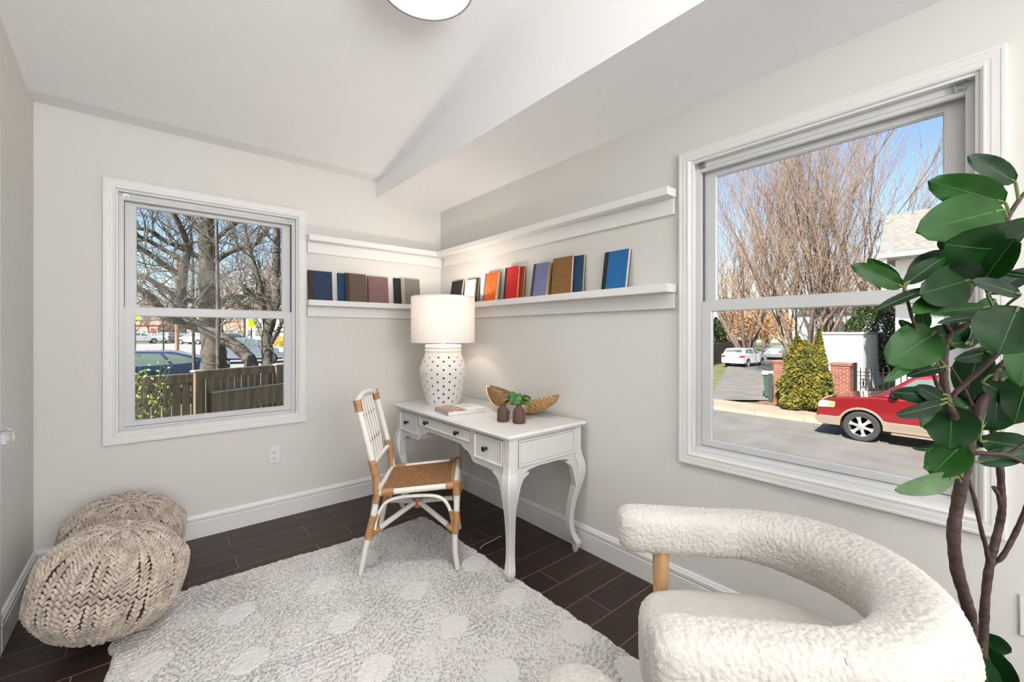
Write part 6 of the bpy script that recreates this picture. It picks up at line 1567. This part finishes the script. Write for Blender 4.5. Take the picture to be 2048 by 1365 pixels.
bgn = 'distant bare tree in the hazy row behind the parked cars'
for i, (px_, t_, h_) in enumerate(((262, 88, 8), (300, 95, 7), (335, 90, 7), (372, 92, 8), (400, 90, 8), (455, 80, 9), (495, 75, 10), (530, 70, 10), (565, 72, 9))):
    etree(bgn, px_, t_, h_, 3, 60+i, .14, .6, 5, 3, .18, .15, .03, 'distant bare trees behind the parked cars', mat('rosy_twigs', (166, 132, 124), .9) if i == 0 else bpy.data.materials['rosy_twigs'])
# garden fence close to the house, two runs meeting at a post
FN = mat('garden_fence', (118, 102, 86), .9, bump=.6, bscale=10, var=.28, vscale=3, stretch=(5, 5, .5)); FN2 = mat('fence_cap', (170, 156, 138), .85, var=.15, vscale=6, stretch=(1, 1, 1))
def gfence(p0, p1, ztop, label, board):
    p0 = Vector(p0); p1 = Vector(p1); L = (p1-p0).length; zg = -.85; t = thing('garden_fence', label, 'fence', (p0.x, p0.y, zg), math.atan2(p1.y-p0.y, p1.x-p0.x), 'garden fence runs'); h = ztop-zg
    b = MB(); k = .0; rd = random.Random(int(L*10))
    while k < L-.02: b.box(k, min(L, k+.118), 0, .018, .04, h-.05-rd.random()*.005); k += .118+rd.uniform(.014, .026)
    b.build('pickets', FN, t, 0)
    MB().bbox(-.0, L, -.045, .05, h-.05, h, .004).bbox(0, L, -.04, 0, h-.155, h-.05, .003).build('top_rail', FN2 if False else FN, t, 0)
    if board: MB().bbox(board, L, -.10, -.0, h-.80, h-.42, .004).build('side_board', FN, t, 0); MB().bbox(board, L, -.13, .0, h-.42, h-.395, .003).build('ledge_rail', FN2, t, 0)
    else: MB().bbox(0, L, .018, .055, .30, .38, .003).build('lower_rail', FN, t, 0)
    return t
gfence((-3.2, 8.35, 0), (.565, 9.40, 0), .56, 'weathered picket fence run left of the fence post outside the left window', 0)
gfence((.62, 9.42, 0), (5.8, 12.3, 0), .60, 'taller picket fence run with a ledge board right of the fence post', .18)
for (px_, py_, lb) in (((.60), 9.36, 'square wooden fence post with a small cap where the two fence runs meet'), (2.02, 10.13, 'dark fence post near the right end of the left window')):
    t = thing('fence_post', lb, 'post', (px_, py_, -.86), .4, 'garden fence posts'); MB().bbox(-.055, .055, -.055, .055, 0, 1.44, .004).build('post_shaft', FN, t, 0); MB().bbox(-.08, .08, -.08, .08, 1.44, 1.475, .006).build('post_cap', FN2, t, 0)
# shrub low at the left, close to the glass
rd = random.Random(77); sx_, sy_ = gat(268, 5.2); t = thing('leafy_shrub', 'light green leafy shrub at the lower left of the left window', 'shrub', (sx_, sy_, -.85))
b1, b2, ends = TB(), TB(), []
for k in range(9):
    a = 2*PI*k/9; grow(b1, b2, Vector((0, 0, 0)), Vector((math.cos(a)*.10, math.sin(a)*.10, 1)).normalized(), 1.05, .008, 2, rd, .2, 4, .12, .0022, .28, ends)
b1.build('stems', TWN, t); b2.build('twigs', TWN, t); pts = [e+rv(rd)*.05 for e in ends for _ in range(2)]
foliage('foliage', mat('spring_leaves', (150, 176, 78), .6, var=.3, vscale=8), t, pts, .026, rd)
# poles, signs
x, y = gat(354, 36); t = placed('utility_pole', 'brown wooden utility pole outside the left window', 'pole', x, y); MB().tube([(0, 0, 0), (0, 0, 8.5)], [.15, .11], 12).build('pole', mat('brown_pole', (156, 116, 84), .9), t)
x, y = gat(327, 34); t = placed('sign_post', 'thin dark sign post beside the far road', 'post', x, y); MB().tube([(0, 0, 0), (0, 0, 2.9)], .05, 8).build('pole', BLK, t)
x, y = gat(306, 76); t = placed('stop_sign', 'small red octagonal stop sign far away in the left window', 'sign', x, y, None, math.atan2(y, x)); MB().tube([(0, 0, 0), (0, 0, 1.7)], .04, 6).build('pole', BLK, t)
b = MB(); b.lathe([(0, -.02), (.42, -.02), (.42, .02), (0, .02)], 8, (-.03, 0, 1.95), ax='x'); so = b.build('sign_plate', mat('sign_red', (196, 48, 56), .5), t, 0)
tcx = bpy.data.curves.new('lettering', 'FONT'); tcx.body = 'STOP'; tcx.size = .30; tcx.align_x = 'CENTER'; tcx.align_y = 'CENTER'; tcx.extrude = .004
to = bpy.data.objects.new('lettering', tcx); COL.objects.link(to); to.parent = so; to.location = (-.06, 0, 1.95); to.rotation_euler = (PI/2, 0, -PI/2); tcx.materials.append(WHP)
dg_ = bpy.context.evaluated_depsgraph_get(); me_ = bpy.data.meshes.new_from_object(to.evaluated_get(dg_)); nt_ = bpy.data.objects.new('lettering', me_); COL.objects.link(nt_); nt_.parent = so; nt_.location = to.location; nt_.rotation_euler = to.rotation_euler; bpy.data.objects.remove(to); nt_.name = 'lettering'
for (px_, py_, t_, lb) in ((503, 648, 30, 'bright yellow green street sign at the right of the left window'), (271, 640, 34, 'bright yellow green street sign at the left edge of the left window')):
    x, y = gat(px_, t_); t = placed('crossing_sign', lb, 'sign', x, y, None, math.atan2(y, x)); z_ = 1.27+(HY-py_)/FPX*t_-t.location.z
    MB().tube([(0, 0, 0), (0, 0, z_)], .035, 6).build('pole', BLK, t); b = MB(); b.bbox(-.05, -.03, -.22, .22, z_-.30, z_+.34, .005); b.build('sign_plate', mat('sign_lime', (200, 230, 30), .5) if 'sign_lime' not in bpy.data.materials else bpy.data.materials['sign_lime'], t, 0)
# buildings on the far side
BR2 = mat('rosy_brick', (168, 130, 114), .9, var=.12, vscale=1.); 
def block(label, px0, px1, t_, h, m_, roofm, nwin, depth=8, gable=1.6):
    x0, y0 = gat(px0, t_); x1, y1 = gat(px1, t_); L = math.hypot(x1-x0, y1-y0); t = thing('far_house', label, 'house', (x0, y0, gz(x0, y0)), math.atan2(y1-y0, x1-x0))
    MB().box(0, L, 0, depth, 0, h).build('walls', m_, t, 0); MB().prism([(-.4, h), (depth/2, h+gable), (depth+.4, h)], -.4, L+.4, 'x').build('roof', roofm, t, 0)
    for r_ in range(2):
        for k in range(nwin):
            u = L*(k+.5)/nwin; z_ = .9+r_*2.7
            if z_+1.3 > h: continue
            o = MB().bbox(u-.5, u+.5, -.06, 0, z_, z_+1.3, .01).build('window', WHP, t, 0); MB().box(u-.4, u+.4, -.08, -.061, z_+.1, z_+1.2).build('pane', CGL, o, 0)
    return t
block('red brick apartment block behind the big trunk outside the left window', 437, 487, 76, 6.4, BR2, SHG, 3)
block('white fronted house right of the brick block outside the left window', 492, 540, 70, 4.6, WHP, SHG, 3)
block('low rosy brick house far away at the left of the left window', 262, 316, 100, 3.4, BR2, BR2, 5, 8, 1.)
block('rosy house far away behind the brown utility pole', 352, 404, 106, 3.8, BR2, SHG, 4, 8, 1.2)
block('pale house at the right end of the left window', 545, 600, 62, 4.0, WHP, SHG, 3)
x, y = gat(562, 44); t = placed('yellow_bush', 'bright yellow flowering bush at the right end of the left window', 'bush', x, y); pts = []
for _ in range(1500):
    v = rv(rd)
    while v.length > 1: v = rv(rd)
    pts.append(Vector((v.x*.9, v.y*.9, .75+v.z*.8)))
foliage('foliage', mat('yellow_blossom', (232, 196, 92), .8, var=.2, vscale=5), t, pts, .09, rd)
x, y = gat(455, 54); t = placed('yellow_bush', 'yellow green bush in front of the far houses right of the big trunk', 'bush', x, y); pts = []
for _ in range(1200):
    v = rv(rd)
    while v.length > 1: v = rv(rd)
    pts.append(Vector((v.x*1.3, v.y*1.0, .7+v.z*.7)))
foliage('foliage', mat('lime_blossom', (190, 180, 90), .8, var=.2, vscale=5), t, pts, .09, rd)
